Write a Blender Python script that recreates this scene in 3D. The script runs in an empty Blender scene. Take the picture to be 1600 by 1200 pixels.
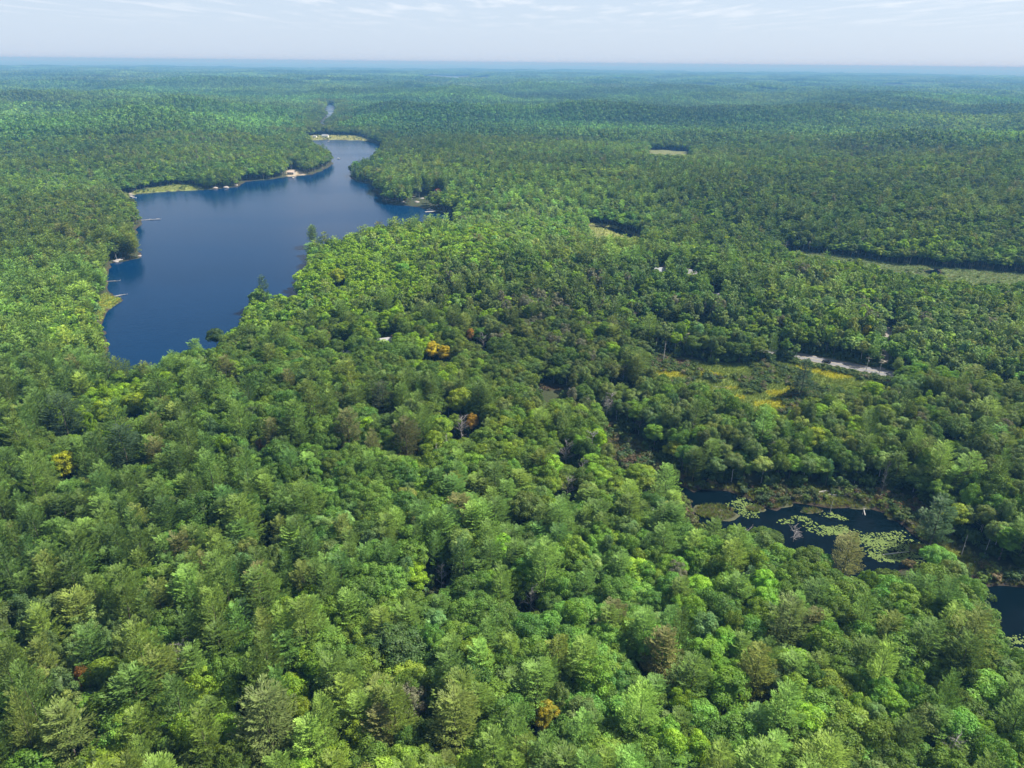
import bpy, math, random
import numpy as np
from mathutils import Vector, Matrix

random.seed(7); rng = np.random.default_rng(7)
C = bpy.context.scene.collection
R = math.radians

# ------------------------------------------------------------------ camera, sky, sun, exposure
CAM_H = 155.0
FPX = 1109.0                       # focal length in pixels of the 1600 px wide photograph
PITCH = math.atan(502 / FPX); ROLL = R(0.57)
_f = Vector((0, math.cos(PITCH), -math.sin(PITCH)))
_r0 = Vector((1, 0, 0)); _u0 = _r0.cross(_f)
_r = (_r0 * math.cos(ROLL) + _u0 * math.sin(ROLL)); _u = (_u0 * math.cos(ROLL) - _r0 * math.sin(ROLL))
cam_data = bpy.data.cameras.new('camera'); cam = bpy.data.objects.new('camera', cam_data); C.objects.link(cam)
M = Matrix((_r, _u, -_f)).transposed().to_4x4(); M.translation = Vector((0, 0, CAM_H))
cam.matrix_world = M
cam_data.sensor_width = 36; cam_data.lens = 36 * FPX / 1600
cam_data.clip_start = 1; cam_data.clip_end = 120000
bpy.context.scene.camera = cam

SUN_AZ, SUN_EL = R(74), R(52)
world = bpy.data.worlds.new('World'); bpy.context.scene.world = world; world.use_nodes = True
nt = world.node_tree; nt.nodes.clear()
def N(nt, typ, **kw):
    n = nt.nodes.new(typ)
    for k, v in kw.items():
        if k.startswith('i_'):
            key = k[2:]; key = int(key) if key.isdigit() else key.replace('_', ' ')
            n.inputs[key].default_value = v
        else: setattr(n, k, v)
    return n
sky = N(nt, 'ShaderNodeTexSky', sky_type='NISHITA', sun_disc=False, sun_elevation=SUN_EL, sun_rotation=SUN_AZ,
        air_density=1.0, dust_density=1.2, ozone_density=1.5, altitude=200)
SKY_STRENGTH = 0.058
# thin veil of high cloud plus small flat-bottomed cumulus, laid out on a level plane overhead
tc = N(nt, 'ShaderNodeTexCoord'); sep = N(nt, 'ShaderNodeSeparateXYZ'); nt.links.new(tc.outputs['Generated'], sep.inputs[0])
zc = N(nt, 'ShaderNodeMath', operation='MAXIMUM', i_1=0.004); nt.links.new(sep.outputs['Z'], zc.inputs[0])
dx = N(nt, 'ShaderNodeMath', operation='DIVIDE'); nt.links.new(sep.outputs['X'], dx.inputs[0]); nt.links.new(zc.outputs[0], dx.inputs[1])
dy = N(nt, 'ShaderNodeMath', operation='DIVIDE'); nt.links.new(sep.outputs['Y'], dy.inputs[0]); nt.links.new(zc.outputs[0], dy.inputs[1])
cmb = N(nt, 'ShaderNodeCombineXYZ'); nt.links.new(dx.outputs[0], cmb.inputs[0]); nt.links.new(dy.outputs[0], cmb.inputs[1])
mp = N(nt, 'ShaderNodeMapping'); nt.links.new(cmb.outputs[0], mp.inputs[0]); mp.inputs['Scale'].default_value = (1.3, 0.36, 1); mp.inputs['Location'].default_value = (2.3, 5.1, 0)
cn = N(nt, 'ShaderNodeTexNoise', i_Scale=0.85, i_Detail=6.0, i_Roughness=0.55); nt.links.new(mp.outputs[0], cn.inputs['Vector'])
cr = N(nt, 'ShaderNodeMapRange', interpolation_type='SMOOTHSTEP'); nt.links.new(cn.outputs['Fac'], cr.inputs['Value'])
cr.inputs['From Min'].default_value = 0.46; cr.inputs['From Max'].default_value = 0.68; cr.inputs['To Min'].default_value = 0.0; cr.inputs['To Max'].default_value = 0.6
fade = N(nt, 'ShaderNodeMapRange', interpolation_type='SMOOTHSTEP'); nt.links.new(sep.outputs['Z'], fade.inputs['Value'])
fade.inputs['From Min'].default_value = 0.025; fade.inputs['From Max'].default_value = 0.085
cf = N(nt, 'ShaderNodeMath', operation='MULTIPLY'); nt.links.new(cr.outputs[0], cf.inputs[0]); nt.links.new(fade.outputs[0], cf.inputs[1])
VEIL = (5.7, 6.85, 8.5, 1); CLOUD = (8.8, 9.0, 9.4, 1)
vf = N(nt, 'ShaderNodeMapRange', interpolation_type='SMOOTHSTEP'); nt.links.new(sep.outputs['Z'], vf.inputs['Value'])
vf.inputs['From Min'].default_value = 0.0; vf.inputs['From Max'].default_value = 0.6; vf.inputs['To Min'].default_value = 0.80; vf.inputs['To Max'].default_value = 0.15
mv = N(nt, 'ShaderNodeMix', data_type='RGBA'); nt.links.new(vf.outputs[0], mv.inputs['Factor']); nt.links.new(sky.outputs[0], mv.inputs['A']); mv.inputs['B'].default_value = VEIL
mc = N(nt, 'ShaderNodeMix', data_type='RGBA'); nt.links.new(cf.outputs[0], mc.inputs['Factor']); nt.links.new(mv.outputs['Result'], mc.inputs['A']); mc.inputs['B'].default_value = CLOUD
bg = N(nt, 'ShaderNodeBackground', i_Strength=SKY_STRENGTH); nt.links.new(mc.outputs['Result'], bg.inputs['Color'])
wo = N(nt, 'ShaderNodeOutputWorld'); nt.links.new(bg.outputs[0], wo.inputs['Surface'])

sd = bpy.data.lights.new('sun', 'SUN'); sun = bpy.data.objects.new('sun', sd); C.objects.link(sun)
sd.energy = 4.9; sd.angle = R(0.53); sd.color = (1.0, 0.95, 0.85)
tosun = Vector((math.sin(SUN_AZ) * math.cos(SUN_EL), math.cos(SUN_AZ) * math.cos(SUN_EL), math.sin(SUN_EL)))
sun.rotation_euler = tosun.to_track_quat('Z', 'Y').to_euler(); sun.location = (0, 0, 500)
vs = bpy.context.scene.view_settings
vs.view_transform = 'Standard'; vs.look = 'None'; vs.gamma = 1; vs.use_curve_mapping = False; vs.exposure = 1.07
cy = bpy.context.scene.cycles
cy.max_bounces = 5; cy.diffuse_bounces = 2; cy.glossy_bounces = 2; cy.transmission_bounces = 3; cy.transparent_max_bounces = 4; cy.volume_bounces = 0
cy.use_adaptive_sampling = True; cy.caustics_reflective = False; cy.caustics_refractive = False
HAZE_DENSITY = 0.00015; HAZE_COLOR = (0.115, 0.34, 0.70, 1); HAZE_ABSORB = (0.56, 0.30, 0.02, 1)

# ------------------------------------------------------------------ projection between photo pixels and the place (numpy)
F3 = np.array(_f); R3 = np.array(_r); U3 = np.array(_u)
def ray(px, py):
    d = F3 * FPX + R3 * (px - 800) - U3 * (py - 600)
    return d / np.linalg.norm(d)
def at(px, py, z=0.0):
    d = ray(px, py); t = (z - CAM_H) / d[2]
    return np.array([d[0] * t, d[1] * t])
def to_px(x, y, z):
    v = np.stack([x, y, z - CAM_H], -1); w = v @ F3; w = np.where(w < 1, 1, w)
    return 800 + FPX * (v @ R3) / w, 600 - FPX * (v @ U3) / w, v @ F3

# value noise
_perm = rng.random((256, 256))
def vnoise(x, y):
    xi = np.floor(x).astype(int); yi = np.floor(y).astype(int); xf = x - xi; yf = y - yi
    xf = xf * xf * (3 - 2 * xf); yf = yf * yf * (3 - 2 * yf)
    g = lambda a, b: _perm[a & 255, b & 255]
    return (g(xi, yi) * (1 - xf) + g(xi + 1, yi) * xf) * (1 - yf) + (g(xi, yi + 1) * (1 - xf) + g(xi + 1, yi + 1) * xf) * yf
def fbm(x, y, s, o=3):
    v = 0; a = 1; t = 0
    for k in range(o):
        v = v + a * vnoise(x / s + 17.3 * k, y / s + 5.7 * k); t += a; a *= 0.5; s *= 0.5
    return v / t

# ------------------------------------------------------------------ outlines of water, meadows, road (photo pixel -> metres)
def poly(*pts): return np.array([at(p[0], p[1], p[2] if len(p) > 2 else 0.0) for p in pts])
T = 21.0
LAKE = poly((158, 592, 8), (165, 560), (168, 530), (163, 505), (172, 486), (186, 469), (176, 458), (170, 440), (172, 412), (196, 408), (221, 402), (217, 386), (206, 372),
            (214, 358), (223, 350), (217, 336), (200, 318), (184, 309), (212, 304), (262, 299), (300, 298), (318, 297), (372, 292), (384, 284), (420, 281), (452, 276),
            (492, 273), (508, 264), (519, 256), (517, 247), (498, 238), (482, 228), (486, 219), (510, 218.5), (545, 219), (574, 220), (590, 225),
            (598, 232), (592, 246), (572, 262), (552, 268), (547, 276), (556, 283), (578, 286), (587, 300), (600, 315), (622, 320), (650, 323), (684, 331), (712, 338),
            (706, 334, T), (668, 334, T), (600, 342, T), (545, 358, 19), (502, 372, 18), (485, 350, 18), (478, 388, 16), (462, 430, 15), (450, 456, 15), (438, 448, 17), (412, 434, 17), (390, 442, 17), (372, 480, 17), (356, 510, 17), (334, 508, 17),
            (312, 542, 15), (270, 546, 15), (246, 568, 14), (212, 574, 14))
POND = poly((1078, 776), (1096, 766), (1135, 768), (1180, 790), (1215, 800), (1240, 790), (1300, 796), (1352, 792), (1392, 800), (1426, 836), (1466, 862), (1500, 884), (1542, 912), (1610, 918),
            (1720, 950), (1720, 1070, 9), (1606, 1034, 9), (1572, 1015, 6), (1556, 982, 5), (1545, 948, 3), (1510, 914, 3), (1478, 893, 3), (1428, 872, 4), (1362, 880, 6), (1292, 856, 8), (1236, 840, 8), (1194, 826, 6), (1160, 818, 6), (1126, 820, 5), (1102, 812, 4), (1088, 800, 3))
CREEK = poly((503, 206), (498, 196), (512, 183), (507, 176), (512, 164), (522, 164), (524, 173), (520, 186), (507, 197), (511, 206))
FAR_LAKE = poly((640, 128), (668, 124.6), (690, 123.2), (698, 119.4), (722, 119.4), (733, 125), (716, 127.6), (690, 127.4))
FAR_STREAM = poly((1390, 133), (1440, 134.4), (1441, 137), (1395, 136.5))
MARSH_CREEK = poly((921, 352), (940, 353), (958, 356), (975, 364), (992, 369), (999, 371), (997, 376), (985, 372.5), (972, 367.5), (955, 359.5), (938, 356), (921, 354.5))
BOG_POOLS = [poly((1398, 427), (1418, 429), (1434, 425), (1437, 428), (1420, 434), (1402, 432)), poly((1447, 424), (1462, 421.5), (1466, 428), (1452, 430))]
SWAMP = poly((1026, 742), (1050, 752), (1072, 764), (1084, 772), (1076, 782), (1048, 770), (1030, 758), (1010, 748))
WATERS = [LAKE, POND, CREEK, FAR_LAKE, FAR_STREAM, MARSH_CREEK, *BOG_POOLS, SWAMP]

BOG = poly((1215, 392), (1260, 396), (1310, 401), (1400, 414), (1470, 420), (1560, 426), (1700, 440), (1700, 452, 12), (1600, 444, 12), (1530, 444, 12), (1455, 438, 11), (1400, 430, 11), (1345, 419, 11), (1290, 410, 11), (1235, 402, 11))
SMALL_MARSH = poly((918, 350), (940, 351.5), (962, 355), (980, 363), (1000, 369), (1003, 376), (992, 384, 8), (940, 376, 12), (918, 368, 12))
FAR_MEADOW = poly((1014, 234.6), (1040, 235), (1062, 237), (1078, 237.4), (1070, 244), (1040, 248), (1012, 246))
FAR_STRIP = poly((828, 229), (900, 229.5), (935, 233), (900, 234), (850, 233.5))
END_MARSH = poly((472, 213.6), (496, 211.5), (540, 212), (560, 213), (578, 219), (574, 221), (510, 220), (484, 220.5))
WEST_MARSH = poly((206, 306), (212, 300), (240, 294), (290, 289), (318, 294), (322, 298), (262, 301), (214, 306))
WEST_POINT = poly((150, 500), (160, 464), (176, 456), (190, 468), (176, 488), (164, 506))
YELLOW = poly((1008, 560), (1040, 556), (1085, 566), (1110, 570), (1150, 572), (1190, 570), (1215, 565), (1250, 570), (1300, 581), (1350, 591), (1400, 606),
              (1390, 622, 6), (1330, 622, 6), (1280, 634, 5), (1240, 645, 5), (1205, 640, 5), (1170, 628, 5), (1110, 606, 6), (1060, 592, 7), (1012, 582, 8))
MUD_A = poly((1012, 560), (1032, 557), (1062, 561), (1078, 566), (1086, 572), (1076, 578), (1040, 576), (1014, 573))
MUD_B = poly((824, 604), (850, 602), (880, 603), (885, 608), (872, 614), (840, 613))
POND_BANK = poly((1062, 772), (1084, 758), (1140, 760), (1190, 764), (1260, 762), (1340, 764), (1388, 768), (1450, 800), (1490, 850), (1560, 890), (1640, 905), (1640, 940),
                 (1540, 950), (1400, 880), (1200, 850), (1100, 870), (1060, 830))
SWAMP_LAND = poly((930, 660), (960, 664), (990, 690), (1030, 720), (1070, 752), (1086, 778), (1060, 800), (1020, 776), (980, 742), (945, 705))
BEACH = poly((447, 278), (449, 268), (462, 265), (474, 270), (478, 276))
LANDING = poly((180, 313), (186, 305), (206, 302), (214, 308), (196, 318))
OPENS = [BOG, SMALL_MARSH, FAR_MEADOW, FAR_STRIP, END_MARSH, WEST_MARSH, WEST_POINT, YELLOW, MUD_B, POND_BANK, SWAMP_LAND, BEACH, LANDING]

ROAD = np.array([at(*p) for p in ((1010, 520), (1080, 530), (1150, 542), (1215, 554), (1250, 560.5), (1300, 570.5), (1350, 580.5), (1400, 591), (1470, 606), (1560, 622), (1700, 640))])
DRIVE = np.array([at(*p) for p in ((1374, 583), (1380, 570), (1381, 558), (1384, 546), (1384, 530), (1390, 515))])

def smooth_path(P, n=8):
    out = []
    for i in range(len(P) - 1):
        p0 = P[max(i - 1, 0)]; p1 = P[i]; p2 = P[i + 1]; p3 = P[min(i + 2, len(P) - 1)]
        for k in range(n):
            t = k / n
            out.append(0.5 * ((2 * p1) + (p2 - p0) * t + (2 * p0 - 5 * p1 + 4 * p2 - p3) * t * t + (3 * p1 - p0 - 3 * p2 + p3) * t ** 3))
    out.append(P[-1]); return np.array(out)
ROAD_S = smooth_path(ROAD, 6); DRIVE_S = smooth_path(DRIVE, 4)

def seg_dist(x, y, P, closed=True):
    d = np.full(x.shape, 1e9); n = len(P)
    for i in range(n if closed else n - 1):
        a = P[i]; b = P[(i + 1) % n]; ab = b - a; L = ab @ ab + 1e-9
        t = np.clip(((x - a[0]) * ab[0] + (y - a[1]) * ab[1]) / L, 0, 1)
        d = np.minimum(d, np.hypot(x - a[0] - t * ab[0], y - a[1] - t * ab[1]))
    return d
def inside(x, y, P):
    c = np.zeros(x.shape, bool); n = len(P)
    for i in range(n):
        a = P[i]; b = P[(i + 1) % n]
        if a[1] == b[1]: continue
        k = ((a[1] > y) != (b[1] > y)) & (x < (b[0] - a[0]) * (y - a[1]) / (b[1] - a[1]) + a[0])
        c ^= k
    return c
def sdf(x, y, P, pad=400.0):
    """signed distance to an outline, negative inside; far points are not measured exactly"""
    out = np.full(x.shape, 1e9)
    lo = P.min(0) - pad; hi = P.max(0) + pad
    m = (x > lo[0]) & (x < hi[0]) & (y > lo[1]) & (y < hi[1])
    if m.any():
        d = seg_dist(x[m], y[m], P); d[inside(x[m], y[m], P)] *= -1; out[m] = d
    out[~m] = pad
    return out
def sdfs(x, y, Ps, pad=400.0):
    d = np.full(x.shape, pad)
    for P in Ps: d = np.minimum(d, sdf(x, y, P, pad))
    return d
def sst(a, b, v): t = np.clip((v - a) / (b - a), 0, 1); return t * t * (3 - 2 * t)
def road_d(x, y):
    d = np.full(x.shape, 400.0)
    m = (x > -100) & (x < 900) & (y > 100) & (y < 900)
    if m.any(): d[m] = np.minimum(seg_dist(x[m], y[m], ROAD_S, False), 400)
    return d
def drive_d(x, y):
    d = np.full(x.shape, 400.0)
    m = (x > -100) & (x < 900) & (y > 100) & (y < 900)
    if m.any(): d[m] = np.minimum(seg_dist(x[m], y[m], DRIVE_S, False), 400)
    return d

ROAD_Z = 1.6
def terrain(x, y, parts=False):
    x = np.asarray(x, float); y = np.asarray(y, float)
    wob = (vnoise(x / 9 + 3, y / 9) - .5) * 5 + (vnoise(x / 30, y / 30 + 9) - .5) * 7
    r = np.hypot(x, y)
    wscale = np.where(r < 420, .7, 1.0)
    dw = sdfs(x, y, WATERS) + wob * wscale * .8
    do = sdfs(x, y, OPENS, 450.)
    dr = np.minimum(road_d(x, y), drive_d(x, y) + 4.5)
    low = np.minimum(np.minimum(dw, do), dr - 8)
    lift = sst(5, 170, low)
    hill = fbm(x + 300, y - 100, 420, 3)
    big = fbm(x - 900, y + 4000, 2600, 3)
    far = sst(1500, 6000, r) * sst(5, 400, low)
    h = 1.0 + lift * (4 + 15 * hill + (fbm(x, y, 90, 2) - .5) * 4) + far * (big - .42) * 34 + sst(700, 2000, r) * (hill - .5) * (92 - 50 * sst(3000, 6000, r)) * sst(5, 420, low)
    h = np.where(far > 0, np.maximum(h, 1.0), h)
    bank = np.clip(dw * 0.35 + 0.05, -2.2, 1.0)
    h = np.where(dw < 3, bank, h * sst(2, 6, dw) + 1.0 * (1 - sst(2, 6, dw)))
    h = h + np.where(dw > 3, sst(3, 12, dw) * (fbm(x, y, 14, 2) - .5) * .9, 0)
    k = 1 - sst(6, 14, dr); h = h * (1 - k) + (ROAD_Z - .25) * k
    return (h, dw, do, dr) if parts else h

def ground_at(px, py, dz=0.0):
    z = dz + 3.0
    for _ in range(25):
        p = at(px, py, z); zz = float(terrain(p[:1], p[1:])[0]) + dz; z = z * .5 + zz * .5
    p = at(px, py, z); return float(p[0]), float(p[1]), float(terrain(p[:1], p[1:])[0])

# ------------------------------------------------------------------ materials
def mat(name):
    m = bpy.data.materials.new(name); m.use_nodes = True; m.node_tree.nodes.clear()
    o = m.node_tree.nodes.new('ShaderNodeOutputMaterial'); return m, m.node_tree, o
def simple(name, col, rough=0.7, noise=0.15, scale=2.0, metal=0.0, bump=0.0):
    m, nt, o = mat(name)
    b = N(nt, 'ShaderNodeBsdfPrincipled', i_Roughness=rough, i_Metallic=metal)
    t = N(nt, 'ShaderNodeTexCoord'); n = N(nt, 'ShaderNodeTexNoise', i_Scale=scale, i_Detail=5.0); nt.links.new(t.outputs['Object'], n.inputs['Vector'])
    mx = N(nt, 'ShaderNodeMix', data_type='RGBA'); nt.links.new(n.outputs['Fac'], mx.inputs['Factor'])
    mx.inputs['A'].default_value = (*[c * (1 - noise * 1.6) for c in col], 1); mx.inputs['B'].default_value = (*[min(1, c * (1 + noise * 1.6)) for c in col], 1)
    nt.links.new(mx.outputs['Result'], b.inputs['Base Color'])
    if bump:
        bp = N(nt, 'ShaderNodeBump', i_Strength=bump, i_Distance=.1); nt.links.new(n.outputs['Fac'], bp.inputs['Height']); nt.links.new(bp.outputs[0], b.inputs['Normal'])
    nt.links.new(b.outputs[0], o.inputs['Surface']); return m

def foliage(name, transl=0.35, gloss=0.015):
    m, nt, o = mat(name)
    a = N(nt, 'ShaderNodeAttribute', attribute_type='INSTANCER', attribute_name='tint')
    v = N(nt, 'ShaderNodeAttribute', attribute_type='GEOMETRY', attribute_name='tone')
    mu = N(nt, 'ShaderNodeMix', data_type='RGBA', blend_type='MULTIPLY', i_Factor=1.0)
    nt.links.new(a.outputs['Color'], mu.inputs['A']); nt.links.new(v.outputs['Color'], mu.inputs['B'])
    # broad drift of hue over the woods, in world space
    g = N(nt, 'ShaderNodeNewGeometry'); n = N(nt, 'ShaderNodeTexNoise', i_Scale=0.35, i_Detail=3.0); nt.links.new(g.outputs['Position'], n.inputs['Vector'])
    nb = N(nt, 'ShaderNodeTexNoise', i_Scale=0.55, i_Detail=2.0); nt.links.new(g.outputs['Position'], nb.inputs['Vector'])
    mb_ = N(nt, 'ShaderNodeMapRange', interpolation_type='SMOOTHSTEP'); nt.links.new(nb.outputs['Fac'], mb_.inputs['Value']); mb_.inputs['From Min'].default_value = .46; mb_.inputs['From Max'].default_value = .60; mb_.inputs['To Max'].default_value = .25
    gm = N(nt, 'ShaderNodeMix', data_type='RGBA', blend_type='MULTIPLY', i_Factor=1.0); gm.inputs['A'].default_value = (.100, .185, .030, 1); nt.links.new(v.outputs['Color'], gm.inputs['B'])
    mg = N(nt, 'ShaderNodeMix', data_type='RGBA'); nt.links.new(mb_.outputs[0], mg.inputs['Factor']); nt.links.new(mu.outputs['Result'], mg.inputs['A']); nt.links.new(gm.outputs['Result'], mg.inputs['B'])
    hs = N(nt, 'ShaderNodeHueSaturation'); mr = N(nt, 'ShaderNodeMapRange'); nt.links.new(n.outputs['Fac'], mr.inputs['Value'])
    mr.inputs['From Min'].default_value = .3; mr.inputs['From Max'].default_value = .7; mr.inputs['To Min'].default_value = .78; mr.inputs['To Max'].default_value = 1.25
    nt.links.new(mr.outputs[0], hs.inputs['Value']); nt.links.new(mg.outputs['Result'], hs.inputs['Color'])
    d = N(nt, 'ShaderNodeBsdfDiffuse'); nt.links.new(hs.outputs[0], d.inputs['Color'])
    tr = N(nt, 'ShaderNodeBsdfTranslucent')
    wm = N(nt, 'ShaderNodeMix', data_type='RGBA', blend_type='MULTIPLY', i_Factor=1.0); nt.links.new(hs.outputs[0], wm.inputs['A']); wm.inputs['B'].default_value = (1.5, 1.35, .6, 1)
    nt.links.new(wm.outputs['Result'], tr.inputs['Color'])
    ms = N(nt, 'ShaderNodeMixShader', i_0=transl); nt.links.new(d.outputs[0], ms.inputs[1]); nt.links.new(tr.outputs[0], ms.inputs[2])
    gl = N(nt, 'ShaderNodeBsdfGlossy', i_Roughness=.55); gl.inputs['Color'].default_value = (1, 1, 1, 1)
    m2 = N(nt, 'ShaderNodeMixShader', i_0=gloss); nt.links.new(ms.outputs[0], m2.inputs[1]); nt.links.new(gl.outputs[0], m2.inputs[2])
    nt.links.new(m2.outputs[0], o.inputs['Surface']); return m
LEAF = foliage('leaf', .34, .012); NEEDLE = foliage('needle', .20, .012)
BARK = simple('bark', (.16, .13, .10), .9, .3, 6); PALE_BARK = simple('pale_bark', (.42, .40, .37), .85, .25, 8)

def ground_material():
    m, nt, o = mat('forest_ground')
    L = nt.links.new
    v = N(nt, 'ShaderNodeAttribute', attribute_type='GEOMETRY', attribute_name='cover')
    g = N(nt, 'ShaderNodeNewGeometry')
    n1 = N(nt, 'ShaderNodeTexNoise', i_Scale=0.08, i_Detail=6.0, i_Roughness=.6); L(g.outputs['Position'], n1.inputs['Vector'])
    n2 = N(nt, 'ShaderNodeTexNoise', i_Scale=0.9, i_Detail=5.0, i_Roughness=.65); L(g.outputs['Position'], n2.inputs['Vector'])
    s = N(nt, 'ShaderNodeMath', operation='MULTIPLY_ADD', i_1=.9, i_2=-.0); L(n1.outputs['Fac'], s.inputs[0])
    ad = N(nt, 'ShaderNodeMath', operation='ADD'); L(s.outputs[0], ad.inputs[0]); L(n2.outputs['Fac'], ad.inputs[1])
    mr = N(nt, 'ShaderNodeMapRange'); L(ad.outputs[0], mr.inputs['Value']); mr.inputs['From Min'].default_value = .6; mr.inputs['From Max'].default_value = 1.3
    mr.inputs['To Min'].default_value = .6; mr.inputs['To Max'].default_value = 1.4
    hs = N(nt, 'ShaderNodeHueSaturation'); L(v.outputs['Color'], hs.inputs['Color']); L(mr.outputs[0], hs.inputs['Value'])
    b = N(nt, 'ShaderNodeBsdfPrincipled', i_Roughness=.95); b.inputs['Specular IOR Level'].default_value = .1; L(hs.outputs[0], b.inputs['Base Color'])
    bp = N(nt, 'ShaderNodeBump', i_Strength=.7, i_Distance=.4); L(n2.outputs['Fac'], bp.inputs['Height']); L(bp.outputs[0], b.inputs['Normal'])
    L(b.outputs[0], o.inputs['Surface']); return m
def water_material(name, deep, rough, wave, spec=.075):
    m, nt, o = mat(name); L = nt.links.new
    g = N(nt, 'ShaderNodeNewGeometry')
    mp = N(nt, 'ShaderNodeMapping'); L(g.outputs['Position'], mp.inputs[0]); mp.inputs['Rotation'].default_value = (0, 0, R(20)); mp.inputs['Scale'].default_value = (.5, 1, 1)
    n = N(nt, 'ShaderNodeTexNoise', i_Scale=.55, i_Detail=4.0, i_Roughness=.6); L(mp.outputs[0], n.inputs['Vector'])
    n2 = N(nt, 'ShaderNodeTexNoise', i_Scale=.012, i_Detail=3.0); L(mp.outputs[0], n2.inputs['Vector'])
    bp = N(nt, 'ShaderNodeBump', i_Strength=wave, i_Distance=.25); L(n.outputs['Fac'], bp.inputs['Height'])
    rr = N(nt, 'ShaderNodeMapRange'); L(n2.outputs['Fac'], rr.inputs['Value']); rr.inputs['From Min'].default_value = .35; rr.inputs['From Max'].default_value = .65
    rr.inputs['To Min'].default_value = rough * .4; rr.inputs['To Max'].default_value = rough * 2.2
    b = N(nt, 'ShaderNodeBsdfPrincipled'); b.inputs['IOR'].default_value = 1.33; L(rr.outputs[0], b.inputs['Roughness']); L(bp.outputs[0], b.inputs['Normal'])
    mx = N(nt, 'ShaderNodeMix', data_type='RGBA'); L(n2.outputs['Fac'], mx.inputs['Factor']); mx.inputs['A'].default_value = (*[c * .8 for c in deep], 1); mx.inputs['B'].default_value = (*[c * 1.2 for c in deep], 1)
    L(mx.outputs['Result'], b.inputs['Base Color']); b.inputs['Specular Tint'].default_value = (.28, .74, 1, 1); b.inputs['Specular IOR Level'].default_value = spec
    L(b.outputs[0], o.inputs['Surface']); return m

# ------------------------------------------------------------------ mesh helpers
def mesh_np(name, V, faces, mats, mi=None, tone=None, smooth=False):
    """faces: (n,3) or (n,4) array, or list of such arrays"""
    if not isinstance(faces, list): faces = [faces]
    V = np.asarray(V, np.float32); me = bpy.data.meshes.new(name)
    idx = np.concatenate([f.ravel() for f in faces]).astype(np.int32)
    tot = np.concatenate([np.full(len(f), f.shape[1]) for f in faces]).astype(np.int32)
    st = np.concatenate([[0], np.cumsum(tot)[:-1]]).astype(np.int32)
    me.vertices.add(len(V)); me.vertices.foreach_set('co', V.ravel())
    me.loops.add(len(idx)); me.loops.foreach_set('vertex_index', idx)
    me.polygons.add(len(tot)); me.polygons.foreach_set('loop_start', st)
    try: me.polygons.foreach_set('loop_total', tot)
    except Exception: pass
    for m in (mats if isinstance(mats, (list, tuple)) else [mats]): me.materials.append(m)
    if mi is not None: me.polygons.foreach_set('material_index', np.asarray(mi, np.int32))
    if smooth: me.polygons.foreach_set('use_smooth', np.ones(len(tot), bool))
    me.update(calc_edges=True)
    if tone is not None:
        a = me.attributes.new('tone', 'FLOAT_COLOR', 'POINT'); c = np.ones((len(V), 4), np.float32); c[:, :3] = tone; a.data.foreach_set('color', c.ravel())
    me.validate(); return me
def link(name, me, parent=None, loc=None):
    o = bpy.data.objects.new(name, me); C.objects.link(o)
    if parent: o.parent = parent
    if loc is not None: o.location = loc
    return o
def tag(o, label=None, cat=None, group=None, kind=None):
    if label: o['label'] = label
    if cat: o['category'] = cat
    if group: o['group'] = group
    if kind: o['kind'] = kind
    return o
def empty(name, loc, rz=0.0):
    o = bpy.data.objects.new(name, None); C.objects.link(o); o.location = loc; o.rotation_euler = (0, 0, rz); o.empty_display_size = .5; return o

class MB:
    """collects primitives into one mesh"""
    def __init__(s): s.v = []; s.f = []
    def add(s, vs, fs):
        k = len(s.v); s.v += [tuple(v) for v in vs]; s.f += [tuple(i + k for i in f) for f in fs]; return s
    def box(s, x0, x1, y0, y1, z0, z1, bev=0.0):
        if bev <= 0:
            return s.add([(x0, y0, z0), (x1, y0, z0), (x1, y1, z0), (x0, y1, z0), (x0, y0, z1), (x1, y0, z1), (x1, y1, z1), (x0, y1, z1)],
                         [(0, 3, 2, 1), (4, 5, 6, 7), (0, 1, 5, 4), (1, 2, 6, 5), (2, 3, 7, 6), (3, 0, 4, 7)])
        b = bev
        return s.add([(x0, y0, z0), (x1, y0, z0), (x1, y1, z0), (x0, y1, z0), (x0, y0, z1 - b), (x1, y0, z1 - b), (x1, y1, z1 - b), (x0, y1, z1 - b),
                      (x0 + b, y0 + b, z1), (x1 - b, y0 + b, z1), (x1 - b, y1 - b, z1), (x0 + b, y1 - b, z1)],
                     [(0, 3, 2, 1), (0, 1, 5, 4), (1, 2, 6, 5), (2, 3, 7, 6), (3, 0, 4, 7), (4, 5, 9, 8), (5, 6, 10, 9), (6, 7, 11, 10), (7, 4, 8, 11), (8, 9, 10, 11)])
    def tube(s, p, q, r0, r1, n=6):
        p = Vector(p); q = Vector(q); d = (q - p)
        if d.length < 1e-6: return s
        d.normalize(); a = d.orthogonal().normalized(); b = d.cross(a)
        vs = []
        for c, r in ((p, r0), (q, r1)):
            for k in range(n):
                t = 2 * math.pi * k / n; vs.append(c + a * (r * math.cos(t)) + b * (r * math.sin(t)))
        fs = [(k, (k + 1) % n, n + (k + 1) % n, n + k) for k in range(n)] + [tuple(range(n - 1, -1, -1)), tuple(range(n, 2 * n))]
        return s.add(vs, fs)
    def mesh(s, name, m, smooth=False):
        me = bpy.data.meshes.new(name); me.from_pydata(s.v, [], s.f)
        for x in (m if isinstance(m, (list, tuple)) else [m]): me.materials.append(x)
        if smooth: me.polygons.foreach_set('use_smooth', np.ones(len(me.polygons), bool))
        me.update(); return me
    def build(s, name, m, parent=None, loc=None, smooth=False): return link(name, s.mesh(name, m, smooth), parent, loc)

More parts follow.
